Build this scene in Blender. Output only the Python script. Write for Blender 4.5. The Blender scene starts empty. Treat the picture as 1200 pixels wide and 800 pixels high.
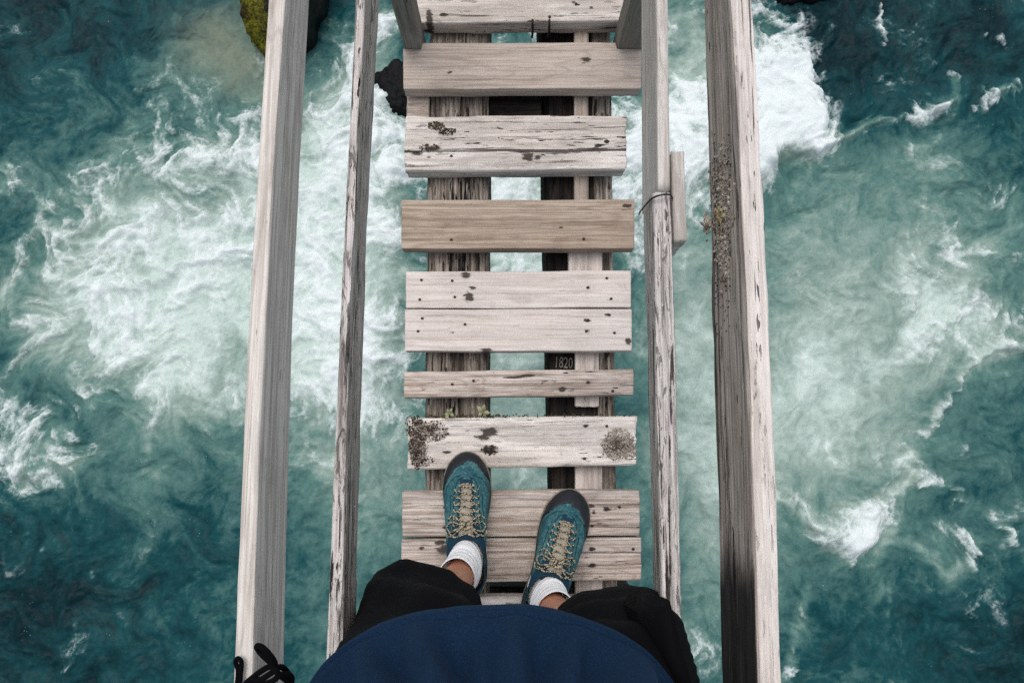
import bpy, bmesh, math, random
import numpy as np
from mathutils import Vector, Matrix, noise as mnoise
from mathutils.bvhtree import BVHTree

random.seed(7)
rng = np.random.default_rng(11)
scene = bpy.context.scene
COL = scene.collection
R = math.radians

# ------------------------------------------------------------------ camera model
H = 1.45            # lens height over the deck (m)
TILT = R(8.0)       # tilted a little forward from straight down
FPX = 800.0         # 24 mm lens, in pixels of a 1200 px wide picture
WATER_Z = -3.0
cT, sT = math.cos(TILT), math.sin(TILT)


def at(px, py, z):
    """World point at height z seen at picture point (px, py) - used to measure the place off the photograph."""
    x, y = px - 600.0, 400.0 - py
    yw, zw = y * cT + FPX * sT, y * sT - FPX * cT
    t = (z - H) / zw
    return Vector((x * t, yw * t, z))


def lin(r, g, b):
    def c(v):
        v /= 255.0
        return v / 12.92 if v <= 0.04045 else ((v + 0.055) / 1.055) ** 2.4
    return (c(r), c(g), c(b), 1.0)


# ------------------------------------------------------------------ numpy noise
_perm = rng.permutation(256).astype(np.int64)
_perm = np.concatenate([_perm, _perm, _perm])
_ang = rng.random(256) * 2 * np.pi
_zz = rng.random(256) * 2 - 1
_grad = np.stack([np.sqrt(1 - _zz ** 2) * np.cos(_ang), np.sqrt(1 - _zz ** 2) * np.sin(_ang), _zz], 1)


def perlin(x, y, z=0.0):
    x = np.asarray(x, float); y = np.asarray(y, float); z = np.asarray(z, float)
    x, y, z = np.broadcast_arrays(x, y, z)
    xi, yi, zi = np.floor(x).astype(np.int64), np.floor(y).astype(np.int64), np.floor(z).astype(np.int64)
    xf, yf, zf = x - xi, y - yi, z - zi
    xi &= 255; yi &= 255; zi &= 255
    f = lambda t: t * t * t * (t * (t * 6 - 15) + 10)
    u, v, w = f(xf), f(yf), f(zf)

    def g(dx, dy, dz):
        h = _perm[_perm[_perm[(xi + dx) & 255] + ((yi + dy) & 255)] + ((zi + dz) & 255)]
        gr = _grad[h]
        return gr[..., 0] * (xf - dx) + gr[..., 1] * (yf - dy) + gr[..., 2] * (zf - dz)
    l = lambda a, b, t: a + t * (b - a)
    return l(l(l(g(0, 0, 0), g(1, 0, 0), u), l(g(0, 1, 0), g(1, 1, 0), u), v),
             l(l(g(0, 0, 1), g(1, 0, 1), u), l(g(0, 1, 1), g(1, 1, 1), u), v), w)


def fbm(x, y, z=0.0, octv=4, gain=0.5):
    a, s, out = 1.0, 1.0, 0.0
    for i in range(octv):
        out = out + a * perlin(np.asarray(x) * s + 17.3 * i, np.asarray(y) * s - 9.1 * i, np.asarray(z) * s + 3.7 * i)
        a *= gain; s *= 2.03
    return out


def sstep(a, b, x):
    t = np.clip((x - a) / (b - a), 0, 1)
    return t * t * (3 - 2 * t)


# ------------------------------------------------------------------ object helpers
def tag(o, label=None, cat=None, group=None, kind=None):
    if label: o['label'] = label
    if cat: o['category'] = cat
    if group: o['group'] = group
    if kind: o['kind'] = kind
    return o


def empty(name, loc, label, cat):
    o = bpy.data.objects.new(name, None)
    o.empty_display_size = 0.1
    o.location = loc
    COL.objects.link(o)
    return tag(o, label, cat)


def mesh_obj(name, verts, faces, mat, parent=None, loc=(0, 0, 0), rz=0.0, smooth=True, attrs=None, recalc=True):
    """verts in WORLD space; the object gets its own origin/rotation so that local X runs along the grain."""
    M = Matrix.Translation(Vector(loc)) @ Matrix.Rotation(rz, 4, 'Z')
    Mi = np.array(M.inverted())
    V = np.asarray(verts, float)
    V = V @ Mi[:3, :3].T + Mi[:3, 3]
    me = bpy.data.meshes.new(name)
    me.from_pydata(V.tolist(), [], [tuple(int(i) for i in f) for f in faces])
    if recalc:
        bm = bmesh.new(); bm.from_mesh(me)
        bmesh.ops.recalc_face_normals(bm, faces=bm.faces)
        bm.to_mesh(me); bm.free()
    for k, a in (attrs or {}).items():
        at_ = me.attributes.new(k, 'FLOAT', 'POINT')
        at_.data.foreach_set('value', np.asarray(a, np.float32))
    if smooth:
        me.polygons.foreach_set('use_smooth', [True] * len(me.polygons))
    mats = mat if isinstance(mat, (list, tuple)) else [mat]
    for m in mats: me.materials.append(m)
    me.update()
    o = bpy.data.objects.new(name, me)
    COL.objects.link(o)
    o.matrix_world = M
    if parent is not None:
        o.parent = parent
        o.matrix_parent_inverse = Matrix.Identity(4)
        o.matrix_basis = parent_world(parent).inverted() @ M
    return o


def parent_world(p):
    M = p.matrix_basis.copy()
    q = p.parent
    while q is not None:
        M = q.matrix_basis @ M
        q = q.parent
    return M


def tube(points, r, nseg=8, closed_ends=True, taper=None):
    """verts, faces of a tube through points (list of Vector)."""
    P = [Vector(p) for p in points]
    V, F = [], []
    n = len(P)
    up = Vector((0.13, 0.21, 1)).normalized()
    for i, p in enumerate(P):
        t = (P[min(i + 1, n - 1)] - P[max(i - 1, 0)])
        if t.length < 1e-9: t = Vector((1, 0, 0))
        t.normalize()
        a = t.cross(up)
        if a.length < 1e-4: a = t.cross(Vector((1, 0, 0)))
        a.normalize(); b = a.cross(t)
        rr = r if taper is None else r * taper[i]
        for k in range(nseg):
            an = 2 * math.pi * k / nseg
            V.append(p + (a * math.cos(an) + b * math.sin(an)) * rr)
    for i in range(n - 1):
        for k in range(nseg):
            k2 = (k + 1) % nseg
            F.append((i * nseg + k, i * nseg + k2, (i + 1) * nseg + k2, (i + 1) * nseg + k))
    if closed_ends:
        F.append(tuple(range(nseg - 1, -1, -1)))
        F.append(tuple((n - 1) * nseg + k for k in range(nseg)))
    return V, F


def smooth_path(pts, n=8):
    P = [Vector(p) for p in pts]
    out = []
    for i in range(len(P) - 1):
        p0, p1, p2, p3 = P[max(i - 1, 0)], P[i], P[i + 1], P[min(i + 2, len(P) - 1)]
        for k in range(n):
            t = k / n
            out.append(0.5 * ((2 * p1) + (p2 - p0) * t + (2 * p0 - 5 * p1 + 4 * p2 - p3) * t * t + (3 * p1 - p0 - 3 * p2 + p3) * t ** 3))
    out.append(P[-1])
    return out


class Acc:
    """collects pieces of ONE mesh"""
    def __init__(s): s.V, s.F = [], []
    def add(s, V, F):
        b = len(s.V); s.V += [tuple(v) for v in V]; s.F += [tuple(i + b for i in f) for f in F]


# ------------------------------------------------------------------ node helper
class G:
    def __init__(s, name):
        s.mat = bpy.data.materials.new(name); s.mat.use_nodes = True
        s.t = s.mat.node_tree; s.n = s.t.nodes; s.l = s.t.links
        s.bsdf = s.n['Principled BSDF']

    def new(s, typ, **kw):
        nd = s.n.new(typ)
        for k, v in kw.items(): setattr(nd, k, v)
        return nd

    def put(s, sock, v):
        if isinstance(v, bpy.types.NodeSocket): s.l.new(v, sock)
        elif v is not None: sock.default_value = v

    def coord(s, kind='Object'): return s.new('ShaderNodeTexCoord').outputs[kind]

    def rand(s): return s.new('ShaderNodeObjectInfo').outputs['Random']

    def vmath(s, op, a, b=None, scale=None):
        nd = s.new('ShaderNodeVectorMath', operation=op)
        s.put(nd.inputs[0], a)
        if b is not None: s.put(nd.inputs[1], b)
        if scale is not None: s.put(nd.inputs['Scale'], scale)
        return nd.outputs[0]

    def comb(s, x, y, z):
        nd = s.new('ShaderNodeCombineXYZ')
        s.put(nd.inputs[0], x); s.put(nd.inputs[1], y); s.put(nd.inputs[2], z)
        return nd.outputs[0]

    def math(s, op, a, b=None, clamp=False):
        nd = s.new('ShaderNodeMath', operation=op, use_clamp=clamp)
        s.put(nd.inputs[0], a)
        if b is not None: s.put(nd.inputs[1], b)
        return nd.outputs[0]

    def noise(s, vec, scale=1.0, detail=4.0, rough=0.5, dist=0.0, out='Fac'):
        nd = s.new('ShaderNodeTexNoise')
        s.put(nd.inputs['Vector'], vec)
        nd.inputs['Scale'].default_value = scale; nd.inputs['Detail'].default_value = detail
        nd.inputs['Roughness'].default_value = rough; nd.inputs['Distortion'].default_value = dist
        return nd.outputs[out]

    def voro(s, vec, scale=1.0, feature='F1'):
        nd = s.new('ShaderNodeTexVoronoi', feature=feature)
        s.put(nd.inputs['Vector'], vec); nd.inputs['Scale'].default_value = scale
        return nd

    def ss(s, x, a, b, lo=0.0, hi=1.0):
        nd = s.new('ShaderNodeMapRange', interpolation_type='SMOOTHSTEP')
        s.put(nd.inputs[0], x)
        nd.inputs[1].default_value = a; nd.inputs[2].default_value = b
        nd.inputs[3].default_value = lo; nd.inputs[4].default_value = hi
        return nd.outputs[0]

    def mix(s, f, a, b, mode='MIX'):
        nd = s.new('ShaderNodeMix', data_type='RGBA', blend_type=mode, clamp_factor=True)
        s.put(nd.inputs[0], f); s.put(nd.inputs[6], a); s.put(nd.inputs[7], b)
        return nd.outputs[2]

    def ramp(s, f, stops):
        nd = s.new('ShaderNodeValToRGB')
        e = nd.color_ramp.elements
        while len(e) < len(stops): e.new(0.5)
        for el, (p, c) in zip(e, stops): el.position = p; el.color = c
        s.put(nd.inputs[0], f)
        return nd.outputs[0]

    def attr(s, name): return s.new('ShaderNodeAttribute', attribute_name=name).outputs['Fac']

    def bump(s, h, strength=0.5, dist=0.002, normal=None):
        nd = s.new('ShaderNodeBump')
        nd.inputs['Strength'].default_value = strength; nd.inputs['Distance'].default_value = dist
        s.put(nd.inputs['Height'], h)
        if normal is not None: s.put(nd.inputs['Normal'], normal)
        return nd.outputs[0]

    def finish(s, col, rough=0.8, normal=None, spec=0.3):
        s.put(s.bsdf.inputs['Base Color'], col); s.put(s.bsdf.inputs['Roughness'], rough)
        s.bsdf.inputs['Specular IOR Level'].default_value = spec
        if normal is not None: s.put(s.bsdf.inputs['Normal'], normal)
        return s.mat


# ------------------------------------------------------------------ materials
def wood(name, light, mid, dark, ring=0.35, ring_freq=9.0, fibre=0.5, crack=0.5, crack_th=0.57, patch=0.4,
         patch_col=(120, 105, 92), patch_th=0.55, knots=0.6, bump=0.6, tint=0.25, tint_col=(150, 128, 106), blotch=0.0, gs=1.0,
         pit=1.0, pit_th=0.64, face=None):
    """Weathered timber, grain along local X.  face: colours of a rougher, dirtier side (attribute 'side')."""
    g = G(name)
    r = g.rand()
    co = g.vmath('ADD', g.coord(), g.comb(g.math('MULTIPLY', r, 37.0), g.math('MULTIPLY', r, 91.0), g.math('MULTIPLY', r, 53.0)))
    st = lambda x, y, z=None: g.vmath('MULTIPLY', co, (x * gs ** 0.5, y * gs, (z if z is not None else y) * gs))
    kv = g.voro(st(4.0, 9.0), 1.0)
    kd = kv.outputs['Distance']
    sepc = g.new('ShaderNodeSeparateColor'); g.put(sepc.inputs[0], kv.outputs['Color'])
    gate = g.ss(sepc.outputs[0], 0.62, 0.66)
    ksoft = g.math('MULTIPLY', g.ss(kd, 0.42, 0.03), gate)
    kcore = g.math('MULTIPLY', g.ss(kd, 0.13, 0.07), gate)
    kring = g.math('MULTIPLY', g.math('MULTIPLY', g.ss(kd, 0.2, 0.15), g.ss(kd, 0.1, 0.15)), gate)
    f1 = g.noise(st(3.0, 150.0), 1.0, 5.0, 0.7)
    f2 = g.noise(st(9.0, 380.0), 1.0, 3.0, 0.6)
    big = g.noise(st(0.8, 9.0), 1.0, 3.0, 0.5, 0.3)
    R_ = g.math('ADD', g.math('MULTIPLY', big, ring_freq), g.math('MULTIPLY', ksoft, 2.2))
    rings = g.ss(g.math('ADD', g.math('PINGPONG', R_, 0.5), g.math('MULTIPLY', g.math('SUBTRACT', f1, 0.5), 0.35)), 0.34, 0.49)
    warp = g.noise(st(5, 9), 1.0, 3.0, 0.5, 0.0, 'Color')
    cw = g.vmath('ADD', st(1.3, 105.0), g.vmath('SCALE', warp, scale=1.1))
    cn = g.noise(cw, 1.0, 4.0, 0.6)
    cmask = g.ss(g.noise(st(2.5, 13.0), 1.0, 3.0, 0.6), 0.40, 0.60)
    cr = g.math('MULTIPLY', g.ss(cn, crack_th, crack_th + 0.045), g.math('MAXIMUM', cmask, 0.2))
    pits = g.math('MULTIPLY', g.ss(g.noise(st(24.0, 150.0), 1.0, 3.0, 0.55), pit_th, pit_th + 0.03), g.math('MAXIMUM', cmask, 0.3))
    pn = g.noise(g.vmath('ADD', st(4.0, 30.0), g.vmath('SCALE', warp, scale=0.6)), 1.0, 7.0, 0.72, 0.3)
    pt = g.ss(pn, patch_th, patch_th + 0.09)
    tn = g.ss(g.noise(st(1.5, 5.0), 1.0, 4.0, 0.6), 0.38, 0.66)

    def palette(L, M, D, T, PC, fib, pat):
        c = g.mix(g.math('MULTIPLY', tn, tint), lin(*L), lin(*T))
        c = g.mix(g.math('MULTIPLY', rings, ring), c, lin(*M))
        c = g.mix(g.math('MULTIPLY', g.ss(f1, 0.47, 0.60), fib), c, lin(*M))
        c = g.mix(g.math('MULTIPLY', g.ss(f2, 0.5, 0.64), fib * 0.8), c, lin(*M))
        gr = g.ss(g.noise(st(14, 42), 1.0, 6.0, 0.75), 0.50, 0.62)
        c = g.mix(g.math('MULTIPLY', gr, fib * 0.35), c, lin(*[int(v * 0.78) for v in M]))
        return g.mix(g.math('MULTIPLY', pt, pat), c, g.mix(g.ss(f1, 0.4, 0.6), lin(*PC), lin(*D)))
    col = palette(light, mid, dark, tint_col, patch_col, fibre, patch)
    dirty = None
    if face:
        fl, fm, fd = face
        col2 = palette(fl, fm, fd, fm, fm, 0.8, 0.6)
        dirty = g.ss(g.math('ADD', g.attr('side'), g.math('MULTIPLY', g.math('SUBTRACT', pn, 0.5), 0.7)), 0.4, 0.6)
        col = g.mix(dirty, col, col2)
    if blotch:
        bn = g.ss(g.noise(st(16, 60), 1.0, 5.0, 0.7, 0.8), 0.56, 0.61)
        col = g.mix(g.math('MULTIPLY', bn, blotch), col, lin(*dark))
    col = g.mix(g.math('MULTIPLY', kring, knots * 0.8), col, lin(*tint_col))
    col = g.mix(g.math('MULTIPLY', kcore, knots), col, lin(*[int(c * 0.75 + d * 0.25) for c, d in zip(dark, mid)]))
    col = g.mix(g.math('MULTIPLY', cr, crack), col, lin(*dark))
    col = g.mix(g.math('MULTIPLY', pits, min(1.0, pit)), col, lin(*dark))
    sn = g.noise(st(60.0, 140.0), 1.0, 4.0, 0.65)
    stn = g.ss(g.math('ADD', g.attr('stain'), g.math('MULTIPLY', g.math('SUBTRACT', sn, 0.5), 1.3)), 0.30, 0.62)
    col = g.mix(g.math('MULTIPLY', stn, 0.93), col, g.mix(f1, lin(30, 27, 25), lin(70, 60, 53)))
    stsh_mask = g.ss(g.math('ADD', g.attr('damp'), g.math('MULTIPLY', g.math('SUBTRACT', pn, 0.5), 1.1)), 0.25, 0.75)
    col = g.mix(g.math('MULTIPLY', stsh_mask, 0.95), col, g.mix(g.ss(f1, 0.45, 0.7), lin(14, 15, 18), lin(62, 60, 60)))
    wrn = g.math('MULTIPLY', g.attr('wear'), g.ss(pn, 0.42, 0.58))
    col = g.mix(g.math('MULTIPLY', wrn, 0.85), col, lin(*dark))
    hgt = g.math('ADD', g.math('MULTIPLY', f1, 0.55), g.math('MULTIPLY', f2, 0.2))
    hgt = g.math('SUBTRACT', hgt, g.math('MULTIPLY', cr, 1.0))
    hgt = g.math('SUBTRACT', hgt, g.math('MULTIPLY', pits, 0.7))
    hgt = g.math('ADD', hgt, g.math('MULTIPLY', rings, 0.12))
    return g.finish(col, g.ss(f1, 0.2, 0.8, 0.78, 0.95), g.bump(hgt, bump, 0.003), 0.2)


W_WHITE = wood('weathered_white_plank', (230, 223, 216), (194, 182, 172), (56, 47, 42), ring=0.2, fibre=0.5, crack=0.9, crack_th=0.585,
               patch=0.3, patch_col=(176, 157, 139), patch_th=0.62, knots=0.7, bump=0.9, tint=0.4, tint_col=(206, 190, 174), pit_th=0.63)
W_LIGHT = wood('smooth_pale_plank', (222, 214, 208), (186, 173, 164), (66, 56, 50), ring=0.4, ring_freq=11, fibre=0.45, crack=0.35,
               crack_th=0.63, patch=0.10, patch_th=0.62, knots=0.35, bump=0.35, tint=0.35, tint_col=(204, 186, 174), pit=0.5, pit_th=0.68)
W_GRAIN = wood('grained_pale_plank', (214, 204, 196), (146, 127, 113), (54, 45, 40), ring=0.5, ring_freq=15, fibre=0.7, crack=0.65,
               crack_th=0.60, patch=0.45, patch_col=(150, 122, 100), patch_th=0.585, knots=0.5, bump=0.6, tint=0.5, tint_col=(186, 163, 144), pit=0.8, pit_th=0.66)
W_BROWN = wood('brown_plank', (184, 169, 153), (132, 113, 97), (66, 52, 42), ring=0.45, ring_freq=13, fibre=0.6, crack=0.4,
               crack_th=0.62, patch=0.35, patch_col=(136, 114, 92), patch_th=0.56, knots=0.6, bump=0.45, tint=0.5, tint_col=(164, 145, 127), pit=0.5, pit_th=0.67)
W_GREYBROWN = wood('grey_brown_plank', (194, 181, 170), (150, 136, 125), (66, 55, 47), ring=0.4, ring_freq=10, fibre=0.5, crack=0.4,
                   crack_th=0.63, patch=0.25, patch_col=(150, 134, 118), patch_th=0.57, knots=0.7, bump=0.4, tint=0.45, tint_col=(198, 180, 163), pit=0.5, pit_th=0.67)
W_STRING = wood('dark_weathered_beam', (188, 178, 167), (120, 109, 99), (20, 18, 18), ring=0.45, ring_freq=12, fibre=0.95, crack=0.97,
                crack_th=0.52, patch=0.75, patch_col=(84, 74, 65), patch_th=0.545, knots=0.3, bump=1.0, tint=0.6, tint_col=(150, 138, 126), pit_th=0.6)
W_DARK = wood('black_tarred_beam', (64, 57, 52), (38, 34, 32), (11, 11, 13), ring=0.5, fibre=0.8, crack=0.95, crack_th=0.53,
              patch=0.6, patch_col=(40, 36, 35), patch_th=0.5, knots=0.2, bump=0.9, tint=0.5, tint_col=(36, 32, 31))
W_RAIL_NEW = wood('planed_grey_rail', (220, 214, 207), (168, 158, 149), (84, 74, 68), ring=0.4, ring_freq=12, fibre=0.55, crack=0.4,
                  crack_th=0.62, patch=0.2, patch_col=(150, 140, 132), patch_th=0.58, knots=0.4, bump=0.5, tint=0.35, tint_col=(186, 175, 166), gs=1.6, pit=0.6, pit_th=0.67)
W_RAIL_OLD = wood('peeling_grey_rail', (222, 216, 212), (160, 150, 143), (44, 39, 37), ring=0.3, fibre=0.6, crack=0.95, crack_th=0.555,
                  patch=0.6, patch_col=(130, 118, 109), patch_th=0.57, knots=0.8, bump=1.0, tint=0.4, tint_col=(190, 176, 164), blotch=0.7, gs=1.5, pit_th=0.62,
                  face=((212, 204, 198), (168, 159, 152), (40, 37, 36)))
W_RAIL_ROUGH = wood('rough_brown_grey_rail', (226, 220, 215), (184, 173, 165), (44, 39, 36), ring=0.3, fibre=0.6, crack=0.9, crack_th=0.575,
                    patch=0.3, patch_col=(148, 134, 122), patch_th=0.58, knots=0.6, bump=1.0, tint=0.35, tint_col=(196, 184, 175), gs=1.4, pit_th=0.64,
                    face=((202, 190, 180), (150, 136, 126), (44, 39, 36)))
W_POST = wood('green_grey_post', (134, 132, 126), (98, 96, 90), (44, 43, 40), ring=0.3, fibre=0.5, crack=0.5, crack_th=0.6,
              patch=0.3, patch_col=(104, 98, 84), patch_th=0.56, knots=0.3, bump=0.5, tint=0.5, tint_col=(120, 116, 104))


def plain(name, rgb, rough=0.7, spec=0.3, nscale=300.0, namp=0.25, bump=0.3, bdist=0.0008, rgb2=None):
    g = G(name)
    n = g.noise(g.coord(), nscale, 4.0, 0.6)
    n2 = g.noise(g.coord(), nscale * 0.12, 3.0, 0.6)
    b = rgb2 or tuple(int(c * (1 - namp)) for c in rgb)
    col = g.mix(g.ss(g.math('ADD', g.math('MULTIPLY', n, 0.5), g.math('MULTIPLY', n2, 0.5)), 0.35, 0.65), lin(*rgb), lin(*b))
    return g.finish(col, rough, g.bump(n, bump, bdist), spec)


M_IRON = plain('rusty_iron', (44, 34, 30), 0.7, 0.4, 400, 0.4)
M_WIRE = plain('black_wire', (20, 19, 19), 0.5, 0.5, 300, 0.3)
M_CORD = plain('black_cord', (9, 9, 12), 0.95, 0.08, 900, 0.4, 0.8, 0.001)
M_LICHEN = plain('grey_lichen', (188, 178, 164), 0.95, 0.1, 260, 0.7, 0.9, 0.001, (96, 86, 76))
M_LICHEN_YELLOW = plain('yellowish_lichen', (178, 168, 128), 0.95, 0.1, 260, 0.5, 0.9, 0.001, (128, 116, 84))
M_LICHEN_DARK = plain('dark_brown_lichen', (92, 78, 70), 0.95, 0.1, 260, 0.7, 0.9, 0.001, (28, 24, 23))
M_MOSS = plain('olive_moss', (98, 92, 66), 0.95, 0.1, 200, 0.6, 0.9, 0.001, (40, 38, 26))
M_LEAF = plain('pale_green_leaf', (168, 170, 132), 0.6, 0.3, 120, 0.3)
M_CHALK = plain('chalk_number', (168, 166, 158), 0.95, 0.1, 500, 0.45)
M_SKIN = plain('skin', (196, 138, 110), 0.5, 0.35, 160, 0.14, 0.15, 0.0006)
M_HAIR = plain('dark_brown_hair', (44, 32, 26), 0.6, 0.4, 400, 0.5, 0.8, 0.001)
M_SHORTS = plain('black_cloth', (6, 7, 11), 0.9, 0.15, 900, 0.3, 0.4, 0.0005)
M_SOLE = plain('black_rubber', (24, 25, 29), 0.7, 0.35, 300, 0.3)
M_RAND = plain('navy_black_rubber', (26, 30, 38), 0.6, 0.4, 350, 0.3, 0.5, 0.0006)
M_MID = plain('tan_midsole', (150, 138, 120), 0.75, 0.25, 300, 0.3)


def m_shirt():
    g = G('navy_fleece')
    co = g.coord()
    n = g.noise(co, 700.0, 3.0, 0.6); n2 = g.noise(co, 9.0, 3.0, 0.5)
    col = g.mix(n2, lin(15, 39, 64), lin(11, 30, 50))
    col = g.mix(g.ss(n, 0.5, 0.75), col, lin(29, 54, 82))
    m = g.finish(col, 0.92, g.bump(n, 0.5, 0.0012), 0.12)
    g.bsdf.inputs['Sheen Weight'].default_value = 0.12
    g.bsdf.inputs['Sheen Tint'].default_value = lin(80, 120, 170)
    return m


def m_sock():
    g = G('white_ribbed_sock')
    co = g.coord()
    w = g.new('ShaderNodeTexWave', wave_type='BANDS', bands_direction='Z')
    g.put(w.inputs['Vector'], co); w.inputs['Scale'].default_value = 75.0; w.inputs['Distortion'].default_value = 1.0
    n = g.noise(co, 500.0, 3.0, 0.6)
    col = g.mix(g.math('MULTIPLY', w.outputs['Fac'], 0.35), lin(240, 240, 240), lin(208, 208, 212))
    h = g.math('ADD', g.math('MULTIPLY', w.outputs['Fac'], 0.6), g.math('MULTIPLY', n, 0.5))
    return g.finish(col, 0.95, g.bump(h, 0.6, 0.0012), 0.1)


def m_suede():
    g = G('teal_suede')
    co = g.coord()
    n = g.noise(co, 240.0, 5.0, 0.65); n2 = g.noise(co, 34.0, 4.0, 0.6)
    col = g.mix(g.ss(n2, 0.35, 0.7), lin(40, 82, 90), lin(72, 114, 116))
    col = g.mix(g.ss(n, 0.5, 0.78), col, lin(108, 144, 142))
    col = g.mix(g.ss(n, 0.5, 0.3), col, lin(34, 72, 82))
    nv = g.ss(g.math('ADD', g.attr('navy'), g.math('MULTIPLY', g.math('SUBTRACT', n, 0.5), 0.25)), 0.45, 0.55)
    col = g.mix(nv, col, g.mix(n, lin(24, 44, 62), lin(32, 66, 82)))
    return g.finish(col, 0.9, g.bump(n, 0.55, 0.0012), 0.15)


def m_lace():
    g = G('speckled_lace')
    co = g.coord()
    v = g.voro(co, 620.0)
    sp = g.new('ShaderNodeSeparateColor'); g.put(sp.inputs[0], v.outputs['Color'])
    col = g.mix(g.ss(sp.outputs[0], 0.52, 0.56), lin(186, 172, 146), lin(26, 26, 28))
    return g.finish(col, 0.85, g.bump(g.noise(co, 900.0, 2.0, 0.5), 0.6, 0.0008), 0.2)


M_SHIRT, M_SOCK, M_SUEDE, M_LACE = m_shirt(), m_sock(), m_suede(), m_lace()
M_SEAM = plain('dark_teal_thread', (24, 52, 62), 0.9, 0.1, 900, 0.3)
M_TONGUE = plain('beige_tongue', (176, 168, 152), 0.9, 0.15, 420, 0.3, 0.5, 0.0008)


def m_rock(name, base, base2, moss=None, wet=0.35):
    g = G(name)
    co = g.coord()
    n = g.noise(co, 5.0, 8.0, 0.65); n2 = g.noise(co, 26.0, 6.0, 0.7)
    col = g.mix(n, lin(*base), lin(*base2))
    col = g.mix(g.ss(n2, 0.5, 0.7), col, lin(*[max(4, int(c * 0.5)) for c in base]))
    rough = wet
    if moss:
        nrm = g.new('ShaderNodeSeparateXYZ'); g.put(nrm.inputs[0], g.coord('Object'))
        mm = g.ss(g.math('ADD', g.math('MULTIPLY', nrm.outputs[0], -3.0), g.math('MULTIPLY', g.math('SUBTRACT', n2, 0.5), 1.6)), 0.12, 0.5)
        mc = g.mix(g.ss(g.noise(co, 60.0, 5.0, 0.7), 0.35, 0.65), lin(*moss), lin(52, 46, 16))
        mc = g.mix(g.ss(n, 0.52, 0.66), mc, lin(44, 34, 16))
        col = g.mix(mm, col, mc)
        rough = g.mix(mm, (wet,) * 3 + (1,), (0.95,) * 3 + (1,))
    return g.finish(col, rough, g.bump(g.math('ADD', n, g.math('MULTIPLY', n2, 0.5)), 0.9, 0.03), 0.15)


M_ROCK = m_rock('wet_black_rock', (4, 5, 6), (10, 11, 12))
M_ROCK_MOSS = m_rock('mossy_rock', (12, 13, 14), (24, 24, 23), (118, 116, 34))


# ------------------------------------------------------------------ timber builder
def ring_params(w, t, na, nb):
    """(a, b) fractions round a rectangle's outline, denser at the corners."""
    def seg(n):
        x = np.linspace(0, 1, n + 1)[:-1]
        return 0.5 - 0.5 * np.cos(np.pi * x) * (0.35 + 0.65 * np.abs(np.cos(np.pi * x)) ** 0.3) if n > 3 else x
    s1, s2 = seg(na), seg(nb)
    a = np.concatenate([s1, np.ones(nb), 1 - s1, np.zeros(nb)])
    b = np.concatenate([np.zeros(na), s2, np.ones(na), 1 - s2])
    side = np.concatenate([np.zeros(na), np.ones(nb), np.full(na, 2), np.full(nb, 3)])
    return a, b, side


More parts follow.
